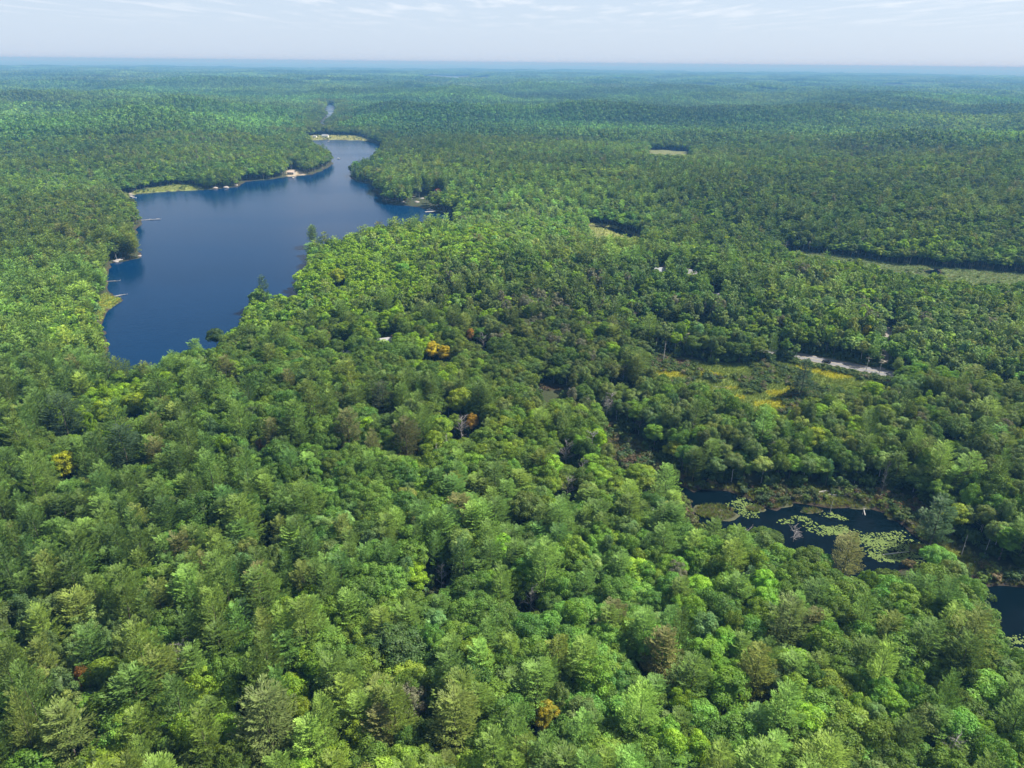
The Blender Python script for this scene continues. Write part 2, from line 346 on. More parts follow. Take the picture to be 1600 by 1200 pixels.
# ------------------------------------------------------------------ tree forms
def unit(v): return v / (np.linalg.norm(v, axis=-1, keepdims=True) + 1e-9)
def leaf_quads(P, Nn, size, rg, aspect=1.0):
    """one leaf-cluster face per point, turned towards Nn"""
    n = len(P); h = unit(rg.normal(size=(n, 3))); t = unit(np.cross(Nn, h)); b = np.cross(Nn, t)
    s = (size * rg.uniform(.65, 1.3, n))[:, None]
    q = [P + t * s * .5, P + b * s * .5 * aspect + Nn * s * .12, P - t * s * .5, P - b * s * .5 * aspect - Nn * s * .12]
    V = np.stack(q, 1).reshape(-1, 3); F = np.arange(4 * n).reshape(-1, 4); return V, F
def ico(r):
    t = (1 + 5 ** .5) / 2
    v = unit(np.array([(-1, t, 0), (1, t, 0), (-1, -t, 0), (1, -t, 0), (0, -1, t), (0, 1, t), (0, -1, -t), (0, 1, -t), (t, 0, -1), (t, 0, 1), (-t, 0, -1), (-t, 0, 1)], float)) * r
    f = np.array([(0, 11, 5), (0, 5, 1), (0, 1, 7), (0, 7, 10), (0, 10, 11), (1, 5, 9), (5, 11, 4), (11, 10, 2), (10, 7, 6), (7, 1, 8), (3, 9, 4), (3, 4, 2), (3, 2, 6), (3, 6, 8), (3, 8, 9), (4, 9, 5), (2, 4, 11), (6, 2, 10), (8, 6, 7), (9, 8, 1)])
    return v, f
def broad_crown(seed, R0, H, base, lobes, leaves, size, flat=.75, loose=0.0, sub=1):
    """dome of leafy lobes of uneven size; returns verts, [quads], tone"""
    rg = np.random.default_rng(seed)
    Ch = (H - base) * .5; cz = base + Ch * .95
    u = rg.uniform(-.35, 1, lobes); th = np.arange(lobes) * 2.39996 + rg.uniform(-.5, .5, lobes)
    u = np.sort(u)[::-1]
    rad = np.sqrt(np.maximum(0, 1 - u * u * .95)); k = rg.uniform(.58, .88, lobes)
    Cc = np.stack([np.cos(th) * rad * R0 * k, np.sin(th) * rad * R0 * k, cz + u * Ch * .82 * rg.uniform(.85, 1.08, lobes)], -1)
    lr = R0 * rg.uniform(.22, .42, lobes) * (1 - .12 * np.abs(u))
    w = lr ** 2; cnt = rg.multinomial(leaves, w / w.sum())
    Ps = []; Ns = []; Ts = []
    for i in range(lobes):
        n = cnt[i]
        if n == 0: continue
        out = unit((Cc[i] - np.array([0, 0, cz - Ch * .3]))[None])[0]
        d = unit(rg.normal(size=(n, 3)) + out * .75 + np.array([0, 0, .35]))
        bump = 1 + .18 * np.sin(d[:, 0] * 5 + i) * np.sin(d[:, 1] * 6 + 2 * i) * np.sin(d[:, 2] * 5)
        rr = lr[i] * bump * rg.uniform(.80, 1.06 + loose, n)
        P = Cc[i] + d * rr[:, None] * np.array([1, 1, flat])
        Ps.append(P); Ns.append(unit(d * np.array([1, 1, 1.25]) + rg.normal(size=(n, 3)) * .42))
        tl = rg.uniform(.84, 1.14); t = tl * rg.uniform(.78, 1.22, n); yl = rg.uniform(-.06, .10)
        Ts.append(np.stack([t * (1 + yl), t, t * (1 - yl)], -1))
    P = np.concatenate(Ps); Nn = np.concatenate(Ns); Tn = np.concatenate(Ts)
    V, F = leaf_quads(P, Nn, size, rg); tone = np.repeat(Tn, 4, 0)
    cv, cf = ico(1.0); cv = cv * np.array([R0 * .60, R0 * .60, Ch * .66]) + np.array([0, 0, cz]); cv = cv * (1 + rg.uniform(-.08, .08, cv.shape))
    faces = [F, cf + len(V)]; V = np.concatenate([V, cv]); tone = np.concatenate([tone, np.full((12, 3), .8)])
    return V, faces, tone
def pine_crown(seed, H, Rm, z0f, whorls, per, tuf, blade, narrow=1.2, droop=.0, shag=1.0):
    """tiers of flat plume-like boughs made of narrow needle tufts"""
    rg = np.random.default_rng(seed); z0 = H * z0f
    Vs = []; Ts = []
    for w in range(whorls):
        f = (w + rg.uniform(-.25, .25)) / whorls; z = z0 + (H - z0) * f; env = Rm * (max(0, 1 - f) ** (1 / narrow)) * (.55 + .45 * min(1, f * 5 + .35)) + .45
        for b in range(per):
            a = 2 * math.pi * (b / per) + w * 1.1 + rg.uniform(-.35, .35); L = env * rg.uniform(.62, 1.22)
            if rg.random() < .10 * shag: L *= .4
            sl = .10 + .55 * f - droop + rg.uniform(-.12, .14)
            dr = np.array([math.cos(a), math.sin(a), 0.]); sd_ = np.array([-math.sin(a), math.cos(a), 0.])
            n = max(3, int(tuf * (L / Rm + .15))); t = rg.uniform(.18, 1, n) ** .75
            wd = L * .34 * np.sin(np.pi * np.clip(t, .1, .97)) ** .6 + .12; s = rg.uniform(-1, 1, n) * wd
            P = dr * (t * L)[:, None] + sd_ * s[:, None]; P[:, 2] += z + L * (sl * t + .16 * t * t) + rg.uniform(-.12, .16, n) * shag - np.abs(s) * .12
            dirs = unit(dr[None] * rg.uniform(.7, 1.1, n)[:, None] + sd_[None] * (s / wd * .55 + rg.uniform(-.3, .3, n))[:, None] + np.array([0, 0, 1.]) * (.32 + rg.uniform(-.1, .45, n))[:, None])
            side = unit(np.cross(dirs, np.array([0, 0, 1.])) + rg.normal(size=(n, 3)) * .28)
            ln = (blade * rg.uniform(.7, 1.35, n))[:, None]; wdt = ln * .30
            q = np.stack([P - dirs * ln * .25 - side * wdt * .25, P + side * wdt * .5 + dirs * ln * .25, P + dirs * ln * .8, P - side * wdt * .5 + dirs * ln * .2], 1)
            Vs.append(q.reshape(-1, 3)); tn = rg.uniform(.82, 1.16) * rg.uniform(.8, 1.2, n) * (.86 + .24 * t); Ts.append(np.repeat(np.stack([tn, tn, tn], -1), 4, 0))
    V = np.concatenate(Vs); tone = np.concatenate(Ts); F = np.arange(len(V)).reshape(-1, 4)
    nn = 7; cz = [z0 + (H - z0) * q for q in (-.02, .3, .65, .97)]; cr_ = [.12, .1, .06, .03]
    cv = np.array([[math.cos(2 * math.pi * k / nn) * r, math.sin(2 * math.pi * k / nn) * r, z] for z, r in zip(cz, cr_) for k in range(nn)])
    cf = np.array([[i * nn + k, i * nn + (k + 1) % nn, (i + 1) * nn + (k + 1) % nn, (i + 1) * nn + k] for i in range(3) for k in range(nn)]) + len(V)
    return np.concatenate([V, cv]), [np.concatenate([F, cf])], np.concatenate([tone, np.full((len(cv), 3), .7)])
def trunk_mb(seed, H, r, limbs=5, lean=.3, top=.8):
    rg = random.Random(seed); mb = MB(); p = Vector((0, 0, -1.2)); q = None; n = 4
    pts = [Vector((rg.uniform(-lean, lean) * k / n, rg.uniform(-lean, lean) * k / n, -1.2 + (H * top + 1.2) * k / n)) for k in range(n + 1)]
    for k in range(n): mb.tube(pts[k], pts[k + 1], r * (1 - .8 * k / n), r * (1 - .8 * (k + 1) / n), 6)
    for j in range(limbs):
        f = rg.uniform(.45, .9); z = H * top * f; a = rg.uniform(0, 6.28); L = H * .16 * rg.uniform(.7, 1.2)
        mb.tube((0, 0, z), (math.cos(a) * L, math.sin(a) * L, z + L * .7), r * .3, r * .1, 4)
    return mb
def dead_mb(seed, H, spread=1.0, snag=False):
    rg = random.Random(seed); mb = MB(); r = H * (.020 if snag else .011)
    lx, ly = rg.uniform(-.5, .5), rg.uniform(-.5, .5); P = [Vector((lx * k / 5, ly * k / 5, -1 + (H + 1) * k / 5)) for k in range(6)]
    for k in range(5): mb.tube(P[k], P[k + 1], r * (1 - .17 * k), r * (1 - .17 * (k + 1)), 6)
    nb = 7 if snag else 20
    for j in range(nb):
        f = rg.uniform(.35, .97); z = H * f; a = rg.uniform(0, 6.28); L = spread * H * (.10 if snag else .27) * rg.uniform(.5, 1.1) * (1.25 - .7 * f)
        d = Vector((math.cos(a), math.sin(a), rg.uniform(.2, .95))).normalized(); s = Vector((lx * f, ly * f, z)); e = s + d * L
        mb.tube(s, e, r * .42, r * .17, 4)
        for m in range(2 if snag else 6):
            t = rg.uniform(.25, 1); s2 = s + d * L * t; d2 = (d + Vector((rg.uniform(-1, 1), rg.uniform(-1, 1), rg.uniform(-.2, .8))) * .9).normalized(); e2 = s2 + d2 * L * .45
            mb.tube(s2, e2, r * .18, r * .07, 3)
            if not snag:
                for _ in range(3):
                    d3 = (d2 + Vector((rg.uniform(-1, 1), rg.uniform(-1, 1), rg.uniform(-.2, .8)))).normalized(); s3 = s2 + d2 * L * .45 * rg.uniform(.3, 1); mb.tube(s3, s3 + d3 * L * .24, r * .08, r * .03, 3)
    return mb

DEAD_M = simple('dead_wood', (.30, .28, .27), .9, .25, 4)
# kinds: base height used for the forms (scaled per tree), list of forms: (crown_mesh, trunk_mesh, joined_mesh) per level of detail
FORMS = {}
def joined(name, crown, trunk, leafmat, barkmat):
    V, F, tone = crown; tv = np.array(trunk.v); tf = trunk.f
    q4 = np.array([f for f in tf if len(f) == 4]).reshape(-1, 4) + len(V)
    fs = list(F) + [q4]; n0 = sum(len(f) for f in F)
    mi = [0] * n0 + [1] * len(q4)
    return mesh_np(name, np.concatenate([V, tv]), fs, [leafmat, barkmat], mi, np.concatenate([tone, np.ones((len(tv), 3))]))
def make_forms(kind, makers_hi, makers_mid, leafmat, barkmat, H, tr, limbs):
    hi = []; mid = []
    for i, f in enumerate(makers_hi):
        cr_ = f(); tk = trunk_mb(100 + i, H, tr, limbs)
        hi.append((mesh_np(kind + '_crown', cr_[0], cr_[1], leafmat, None, cr_[2]), tk.mesh(kind + '_trunk', barkmat), joined(kind + '_form', cr_, tk, leafmat, barkmat)))
    for i, f in enumerate(makers_mid):
        cr_ = f(); tk = trunk_mb(200 + i, H, tr, 0); mid.append(joined(kind + '_mid_form', cr_, tk, leafmat, barkmat))
    FORMS[kind] = (hi, mid)
def bc(seed, R0, H, base, lobes, leaves, size, **k): return lambda: broad_crown(seed, R0, H, base, lobes, leaves, size, **k)
def pc(seed, *a, **k): return lambda: pine_crown(seed, *a, **k)
make_forms('oak_tree', [bc(s, 5.0 + .4 * (s % 3), 17, 5.5, 26 + 5 * (s % 4), 6800, .36) for s in range(8)],
           [bc(s + 50, 5.0 + .4 * (s % 3), 17, 5.5, 18, 720, .95) for s in range(5)], LEAF, BARK, 17, .28, 5)
make_forms('maple_tree', [bc(s + 10, 4.6, 18, 5, 34 + 4 * (s % 3), 6200, .35, flat=.6) for s in range(6)],
           [bc(s + 60, 4.6, 18, 5, 20, 680, .92, flat=.6) for s in range(4)], LEAF, BARK, 18, .26, 5)
make_forms('poplar_tree', [bc(s + 20, 3.6, 18.5, 7, 20, 4600, .30, flat=1.0, loose=.12) for s in range(5)],
           [bc(s + 70, 3.6, 18.5, 7, 14, 560, .80, flat=1.0, loose=.15) for s in range(3)], LEAF, PALE_BARK, 18.5, .2, 4)
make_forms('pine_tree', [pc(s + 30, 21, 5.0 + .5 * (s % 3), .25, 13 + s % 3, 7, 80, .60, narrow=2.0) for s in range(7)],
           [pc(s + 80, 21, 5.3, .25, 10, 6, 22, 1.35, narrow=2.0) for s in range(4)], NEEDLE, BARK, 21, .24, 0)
make_forms('spruce_tree', [pc(s + 40, 18, 3.5, .06, 18, 8, 40, .55, narrow=1.25, droop=.25, shag=.6) for s in range(3)],
           [pc(s + 90, 18, 3.6, .06, 12, 6, 16, 1.1, narrow=1.25, droop=.2) for s in range(2)], NEEDLE, BARK, 18, .22, 0)
dhi = []
for i in range(5):
    mb = dead_mb(i, 15, 1.0, False); me = mb.mesh('dead_tree', DEAD_M); dhi.append((None, me, me))
FORMS['dead_tree'] = (dhi, [d[2] for d in dhi[:3]])
KINDS = ['oak_tree', 'maple_tree', 'poplar_tree', 'pine_tree', 'spruce_tree', 'dead_tree']
BASE_H = {'oak_tree': 17, 'maple_tree': 18, 'poplar_tree': 18.5, 'pine_tree': 21, 'spruce_tree': 18, 'dead_tree': 15}

# ------------------------------------------------------------------ ground sheet
def build_ground():
    ang = np.concatenate([np.arange(-180, -60, 6), np.arange(-60, -42, 1.5), np.arange(-42, 42, .22), np.arange(42, 60, 1.5), np.arange(60, 180, 6)])
    rad = [12.0]
    while rad[-1] < 60000: rad.append(rad[-1] * (1.0085 if rad[-1] < 2500 else 1.03) + (.0 if rad[-1] > 60 else 1))
    rad = np.array(rad); A, Rr = np.meshgrid(np.radians(ang), rad)
    x = np.sin(A) * Rr; y = np.cos(A) * Rr; x = np.concatenate([[0.], x.ravel()]); y = np.concatenate([[0.], y.ravel()])
    h, dw, do, dr = terrain(x, y, True)
    na = len(ang); nr = len(rad); i = np.arange(nr - 1)[:, None] * na; j = np.arange(na)[None]; j2 = (j + 1) % na
    F = np.stack([1 + i + j, 1 + i + j2, 1 + i + na + j2, 1 + i + na + j], -1).reshape(-1, 4)[:, ::-1]
    F0 = np.stack([np.zeros(na, int), 1 + (np.arange(na) + 1) % na, 1 + np.arange(na)], -1)[:, ::-1]
    col = np.tile(np.array([.040, .050, .022]), (len(x), 1)) + sst(9000, 15000, np.hypot(x, y))[:, None] * np.array([.02, .05, .008])
    def paint(P, c, soft=3.0, n=.0):
        d = sdf(x, y, P, 60) + (fbm(x, y, 16, 2) - .5) * n; k = (1 - sst(-soft, soft, d))[:, None]; col[:] = col * (1 - k) + np.array(c) * k
    nz = fbm(x, y, 24, 3)[:, None]; nb = fbm(x + 50, y, 60, 2)[:, None]
    for P in (POND_BANK, SWAMP_LAND): paint(P, (.055, .065, .022), 3, 6)
    k = (sdf(x, y, POND_BANK, 60) < 2)[:, None] & (nz > .52); col[:] = np.where(k, np.array([.11, .13, .025]), col)
    k = (sdf(x, y, POND_BANK, 60) < 2)[:, None] & (nz < .40); col[:] = np.where(k, np.array([.035, .024, .016]), col)
    paint(BOG, (.11, .15, .06), 4, 4); paint(SMALL_MARSH, (.20, .22, .075)); paint(FAR_MEADOW, (.12, .135, .055), 4, 20); paint(FAR_STRIP, (.10, .13, .05), 4)
    k = (sdf(x, y, BOG, 60) < 0)[:, None]; col[:] = np.where(k, col * (.65 + .7 * nb), col)
    paint(END_MARSH, (.22, .23, .09), 4, 6); paint(WEST_MARSH, (.17, .20, .06), 2, 4); paint(WEST_POINT, (.13, .18, .03), 2, 4)
    paint(YELLOW, (.12, .16, .04), 3, 6)
    k = (sdf(x, y, YELLOW, 60) < 0)[:, None] & (fbm(x, y * 2.2, 26, 2)[:, None] > .66); col[:] = np.where(k, np.array([.24, .25, .03]), col)
    paint(MUD_A, (.070, .034, .022), 2, 8); paint(MUD_B, (.035, .024, .016), 2, 3)
    paint(BEACH, (.33, .28, .20), 2); paint(LANDING, (.25, .23, .19), 2, 2)
    k = (1 - sst(7, 9, dr))[:, None]; col[:] = col * (1 - k) + np.array([.11, .13, .045]) * k
    k = (dw < 1.2)[:, None]; col[:] = np.where(k, np.array([.045, .035, .025]), col)
    me = mesh_np('ground', np.stack([x, y, h], -1), [F, F0], ground_material(), smooth=True)
    a = me.attributes.new('cover', 'FLOAT_COLOR', 'POINT'); c = np.ones((len(x), 4), np.float32); c[:, :3] = col; a.data.foreach_set('color', c.ravel())
    return tag(link('ground', me), 'rolling wooded ground with marshy clearings', kind='structure')
build_ground()

def plate(name, P, z, m, grow=0.0, label=None):
    c = P.mean(0); Q = [c + (p - c) * (1 + grow / max(np.linalg.norm(p - c), 1)) for p in P]
    lo = np.min(Q, 0); hi = np.max(Q, 0)
    me = mesh_np(name, [(lo[0], lo[1], z), (hi[0], lo[1], z), (hi[0], hi[1], z), (lo[0], hi[1], z)], np.array([[0, 1, 2, 3]]), m)
    return tag(link(name, me), label, kind='structure')
LAKE_M = water_material('lake_water', (.0001, .018, .058), .08, .34); POND_M = water_material('pond_water', (.001, .004, .006), .05, .12, .05); CREEK_M = water_material('creek_water', (.02, .05, .08), .25, .3, .8); CREEK_M.node_tree.nodes['Principled BSDF'].inputs['Specular Tint'].default_value = (1, 1, 1, 1)
plate('lake_water', LAKE, 0.0, LAKE_M, 30, 'long dark blue lake between wooded shores')
plate('pond_water', POND, 0.0, POND_M, 10, 'dark beaver pond in the lower right')
plate('creek_water', CREEK, 0.02, CREEK_M, 5); plate('far_lake_water', FAR_LAKE, 0.0, CREEK_M, 10); plate('far_stream_water', FAR_STREAM, .03, CREEK_M, 10)
plate('marsh_creek_water', MARSH_CREEK, 0.03, POND_M, 3); plate('swamp_water', SWAMP, 0.035, POND_M, 3)
for P in BOG_POOLS: plate('bog_pool_water', P, 0.04, POND_M, 3)

def ribbon(name, P, w0, w1, z, m, nacross=2):
    t = np.gradient(P, axis=0); t = unit(t); n = np.stack([-t[:, 1], t[:, 0]], -1)
    V = []; 
    for k in range(nacross):
        u = w0 + (w1 - w0) * k / (nacross - 1); V.append(np.concatenate([P + n * u, np.full((len(P), 1), z)], 1))
    V = np.concatenate(V); L = len(P); F = np.array([[k * L + i, k * L + i + 1, (k + 1) * L + i + 1, (k + 1) * L + i] for k in range(nacross - 1) for i in range(L - 1)])
    me = mesh_np(name, V, F[:, ::-1] if w1 < w0 else F, m); return me
ROAD_M = simple('worn_asphalt', (.14, .14, .15), .9, .10, .5); GRAVEL_M = simple('gravel', (.19, .175, .15), .95, .18, 1.5)
tag(link('road_shoulder', ribbon('road_shoulder', ROAD_S, -5.0, 5.0, ROAD_Z, GRAVEL_M)), kind='structure')
tag(link('road', ribbon('road', ROAD_S, -3.9, 3.9, ROAD_Z + .006, ROAD_M)), 'pale two lane road across the valley', kind='structure')
LINE_M = simple('road_line', (.55, .42, .08), .7, .1, 3)
tag(link('road_centre_line', ribbon('road_centre_line', ROAD_S, -.09, .09, ROAD_Z + .012, LINE_M)), kind='structure')
tag(link('driveway', ribbon('driveway', DRIVE_S, -2.2, 2.2, ROAD_Z + .003, GRAVEL_M)), kind='structure')
exec_marker = None

# ------------------------------------------------------------------ small things first decide which trees must stay out of their way
CLEAR = []          # (x, y, radius): no trees
SIGHT = []          # (x, y, z, halfwidth): trees nearer to the viewpoint stay below the sight line
def reserve(x, y, r, z=None, hw=None):
    CLEAR.append((x, y, r))
    if z is not None: SIGHT.append((x, y, z, hw or r))

WHITE = simple('white_paint', (.78, .78, .76), .6, .06, 1); RED_ROOF = simple('red_roof', (.52, .09, .07), .5, .15, 1); GREY_ROOF = simple('grey_shingle', (.27, .27, .28), .85, .15, 1.2)
PALE_ROOF = simple('pale_metal_roof', (.24, .26, .28), .85, .08, 1); WOOD = simple('weathered_wood', (.30, .24, .17), .85, .25, 2); PALE_WOOD = simple('bleached_dock', (.33, .31, .28), .8, .15, 2)
GLASS = simple('window_glass', (.03, .04, .05), .08, .05, 1); TRIM = simple('trim', (.7, .7, .68), .6, .05, 1); BLACK = simple('black_paint', (.012, .012, .014), .25, .1, 1)
TYRE = simple('rubber', (.02, .02, .02), .8, .1, 1); CHROME = simple('rim_metal', (.5, .5, .52), .3, .05, 1, metal=.8); LAMP_M = simple('lamp_glass', (.5, .5, .48), .1, .05, 1); RED_LAMP = simple('tail_lamp', (.4, .02, .02), .2, .05, 1)
ROCK = simple('granite', (.27, .25, .24), .9, .25, .8, bump=.6); BRICK_M = simple('chimney_brick', (.30, .14, .10), .9, .2, 3)

def house(name, x, y, z, L, W, hw, rz, wall, roof, label, pitch=.55, chimney=True, nwin=3):
    h = empty(name, (x, y, z), rz); tag(h, label, 'house')
    m = MB(); m.box(-L / 2, L / 2, -W / 2, W / 2, -1.5, hw); rh = W / 2 * pitch
    for s in (-1, 1): m.add([(s * L / 2, -W / 2, hw), (s * L / 2, W / 2, hw), (s * L / 2, 0, hw + rh)], [(0, 1, 2)])
    m.build('wall', wall, h)
    o = .5; r = MB()
    for s in (-1, 1):
        y0 = s * (W / 2 + o); z0 = hw - o * pitch
        r.add([(-L / 2 - o, y0, z0), (L / 2 + o, y0, z0), (L / 2 + o, 0, hw + rh), (-L / 2 - o, 0, hw + rh), (-L / 2 - o, y0, z0 + .2), (L / 2 + o, y0, z0 + .2), (L / 2 + o, 0, hw + rh + .2), (-L / 2 - o, 0, hw + rh + .2)],
              [(0, 1, 2, 3), (4, 5, 6, 7), (0, 1, 5, 4), (0, 3, 7, 4), (1, 2, 6, 5)])
    ro = r.build('roof', roof, h)
    if chimney: MB().box(L * .22, L * .22 + .9, -.45, .45, hw + rh * .3, hw + rh + 1.1).build('chimney', BRICK_M, ro)
    for s in (-1, 1):
        for k in range(nwin):
            cx = -L / 2 + L * (k + .5) / nwin + (.0 if s > 0 else .3)
            if s < 0 and k == nwin // 2:
                d = MB().box(cx - .5, cx + .5, s * W / 2 - .04, s * W / 2 + .04, 0, 2.1).build('door', WOOD, h); MB().box(cx + .32, cx + .42, s * W / 2 - .12, s * W / 2 - .04, 1.0, 1.1).build('handle', CHROME, d)
                continue
            wn = MB().box(cx - .6, cx + .6, s * W / 2 - .05, s * W / 2 + .05, .95, 2.15).build('window', GLASS, h)
            fr = MB(); ya, yb = (W / 2 + .052, W / 2 + .09) if s > 0 else (-W / 2 - .09, -W / 2 - .052)
            fr.box(cx - .68, cx + .68, ya, yb, 2.10, 2.22); fr.box(cx - .68, cx + .68, ya, yb, .87, .99); fr.box(cx - .68, cx - .58, ya, yb, .99, 2.10); fr.box(cx + .58, cx + .68, ya, yb, .99, 2.10); fr.build('frame', TRIM, wn)
    return h
def place_house(px, py, dz, *a, r=9, sight=True, hw=None, **k):
    x, y, z = ground_at(px, py, dz); z = max(z, .9)
    reserve(x, y, r, z + a[3] + a[2] * .5 * k.get('pitch', .55) - .5 if sight else None, hw or a[1] * .6)
    return house(a[0], x, y, z, *a[1:], **k)
place_house(683, 297, 7, 'cottage', 9, 7, 5.2, R(70), WOOD, RED_ROOF, 'lakeside cottage with a bright red roof above the rocky shore', hw=7, pitch=.9)
place_house(508, 211, 5, 'cottage', 13, 8, 4.0, R(2), WHITE, PALE_ROOF, 'long white boathouse on the marsh at the far end of the lake')
place_house(492, 212.5, 3, 'cottage', 7, 5, 2.6, R(-5), WHITE, PALE_ROOF, 'small white shed left of the long white boathouse', chimney=False, nwin=2)
place_house(455, 268, 4, 'cottage', 10, 7, 3.4, R(-12), PALE_WOOD, simple('tan_shingle', (.45, .36, .30), .8), 'small beach cottage with a tan roof on the left shore', hw=8, chimney=False)
place_house(604, 527, 6, 'house', 12, 8, 3.6, R(25), WOOD, GREY_ROOF, 'house with a grey gable roof sunk among the central trees', hw=1.5)
place_house(541, 546, 4, 'shed', 4, 3, 2.4, R(10), WHITE, PALE_ROOF, 'tiny white shed glimpsed between trees left of the grey gable', hw=2, chimney=False, nwin=1)
place_house(1032, 420, 5, 'house', 11, 8, 3.8, R(15), WHITE, PALE_ROOF, 'house with a pale roof, left of two beside the central woods', hw=3)
place_house(1082, 424, 5, 'house', 15, 9, 3.8, R(-28), TRIM, GREY_ROOF, 'larger house with a pale grey roof, right of two beside the central woods', hw=4)
place_house(1121, 459, 5, 'house', 11, 7, 3.4, R(-5), PALE_WOOD, GREY_ROOF, 'low house with a grey roof nearly hidden above the road', hw=1.5)
place_house(1352, 131, 6, 'barn', 46, 22, 9, R(5), WHITE, PALE_ROOF, 'large white shed roof far off near the right horizon', pitch=.35, chimney=False, r=40, hw=24)
place_house(372, 121.5, 6, 'barn', 34, 18, 8, R(-10), WHITE, PALE_ROOF, 'small white building far off on the left horizon', pitch=.35, chimney=False, r=34, hw=18)
place_house(1530, 141, 6, 'barn', 30, 16, 7, R(12), WHITE, PALE_ROOF, 'pale building far off near the right edge', pitch=.35, chimney=False, r=34, hw=16)

def dock(px, py, L, W, rz, label, m=PALE_WOOD):
    p = at(px, py, .6); d = empty('dock', (p[0], p[1], 0), rz); tag(d, label, 'dock')
    n = int(L / .6)
    b0 = MB().box(-.27, .27, -W / 2, W / 2, .5, .6).mesh('board', m)
    for i in range(n):
        b = link('board', b0, d); b.location = (i * .6, 0, random.uniform(-.015, .015))
    p0 = MB().tube((0, 0, -2.5), (0, 0, .49), .12, .12, 6).mesh('post', WOOD)
    for i in range(0, n, 6):
        for s in (-1, 1): q = link('post', p0, d); q.location = (i * .6, s * (W / 2 - .2), 0)
    return d
dock(208, 307, 9, 5, R(150), 'short pale wooden dock at the landing on the left shore')
dock(680, 330, 12, 4, R(200), 'pale dock under the rocky shore near the red roofed cottage')
dock(458, 277, 9, 2.5, R(-70), 'narrow dock in front of the little beach cottage')
dock(514, 220, 12, 3, R(-85), 'dock in front of the long white boathouse')

def boat(px, py, L, rz, hullm, label, cabin=True):
    p = at(px, py, .4); b = empty('boat', (p[0], p[1], 0), rz); tag(b, label, 'boat'); W = L * .34
    sec = [(-.5, .8, .75, .0), (-.2, 1, .7, -.05), (.2, .92, .72, -.05), (.4, .5, .85, .05), (.52, .03, 1.0, .5)]
    V = []; 
    for (t, w, top, bot) in sec: V += [(t * L, -W / 2 * w, top), (t * L, -W / 2 * w * .7, bot), (t * L, W / 2 * w * .7, bot), (t * L, W / 2 * w, top)]
    F = [(i * 4 + k, i * 4 + k + 1, i * 4 + 5 + k, i * 4 + 4 + k) for i in range(4) for k in range(3)] + [(0, 1, 2, 3), (16, 17, 18, 19)]
    MB().add(V, F).build('hull', hullm, b)
    MB().add([(s[0] * L * .97, sg * W / 2 * s[1] * .9, s[2] - .18) for s in sec for sg in (-1, 1)], [(2 * i, 2 * i + 1, 2 * i + 3, 2 * i + 2) for i in range(4)]).build('deck', PALE_WOOD, b)
    for t in (-.25, .05): MB().box(t * L - .2, t * L + .2, -W * .38, W * .38, .6, .8).build('seat', WHITE, b)
    MB().box(-L * .5 - .35, -L * .5 - .02, -.2, .2, .15, 1.15, .06).build('outboard_motor', BLACK, b)
    if cabin:
        MB().box(-.05 * L, .2 * L, -W * .4, W * .4, 1.75, 1.85).build('canopy', WHITE, b)
        for sx in (-.04, .19):
            for sy in (-1, 1): MB().tube((sx * L, sy * W * .36, .6), (sx * L, sy * W * .36, 1.75), .03, .03, 5).build('canopy_post', CHROME, b)
    return b
boat(529, 248, 6.5, R(160), WHITE, 'white motorboat out on the water at the lake narrows')
boat(672, 328, 7.5, R(170), WHITE, 'white boat moored at the dock under the rocky shore')
boat(210, 309, 5, R(20), WHITE, 'small white boat pulled up beside the left shore dock', cabin=False)

def make_car(x, y, z, rz):
    c = empty('car', (x, y, z), rz); tag(c, 'black car driving along the pale valley road', 'car')
    prof = [(-2.3, .35), (-2.3, .85), (-2.1, 1.0), (-1.3, 1.02), (.9, .98), (2.1, .82), (2.3, .62), (2.3, .35)]
    V = [(px_, s * .92, pz) for s in (-1, 1) for px_, pz in prof]; n = len(prof)
    MB().add(V, [tuple(range(n)), tuple(range(2 * n - 1, n - 1, -1))] + [(i, n + i, n + (i + 1) % n, (i + 1) % n) for i in range(n)]).build('body', BLACK, c)
    cp = [(-1.9, 1.0), (-1.35, 1.45), (.1, 1.5), (.95, .98)]
    V = [(a, s * (.86 if b < 1.2 else .66), b) for s in (-1, 1) for a, b in cp]
    MB().add(V, [(0, 1, 2, 3), (7, 6, 5, 4), (0, 4, 5, 1), (2, 6, 7, 3)]).build('window', GLASS, c)
    MB().box(-1.32, .12, -.67, .67, 1.46, 1.53).build('roof', BLACK, c)
    for wx in (-1.45, 1.4):
        for s in (-1, 1):
            w = link('wheel', bpy.data.meshes.new('wheel'), c); t = MB().tube((wx, s * .72, .33), (wx, s * .96, .33), .33, .33, 14).build('tyre', TYRE, w); MB().tube((wx, s * .95, .33), (wx, s * .975, .33), .2, .2, 10).build('rim', CHROME, w)
    for s in (-1, 1):
        MB().box(2.28, 2.33, s * .62 - .2, s * .62 + .2, .6, .75).build('headlight', LAMP_M, c); MB().box(-2.33, -2.28, s * .66 - .17, s * .66 + .17, .7, .88).build('tail_light', RED_LAMP, c)
    return c
i = int(np.argmin(np.abs(to_px(ROAD_S[:, 0], ROAD_S[:, 1], np.full(len(ROAD_S), 2.))[0] - 1294))); tdir = ROAD_S[i + 1] - ROAD_S[i]; ang = math.atan2(tdir[1], tdir[0])
nrm = np.array([math.sin(ang), -math.cos(ang)]); p = ROAD_S[i] + nrm * 1.9
make_car(p[0], p[1], ROAD_Z + .012, ang + math.pi); SIGHT.append((p[0], p[1], ROAD_Z, 6)); CLEAR.append((p[0], p[1], 7))

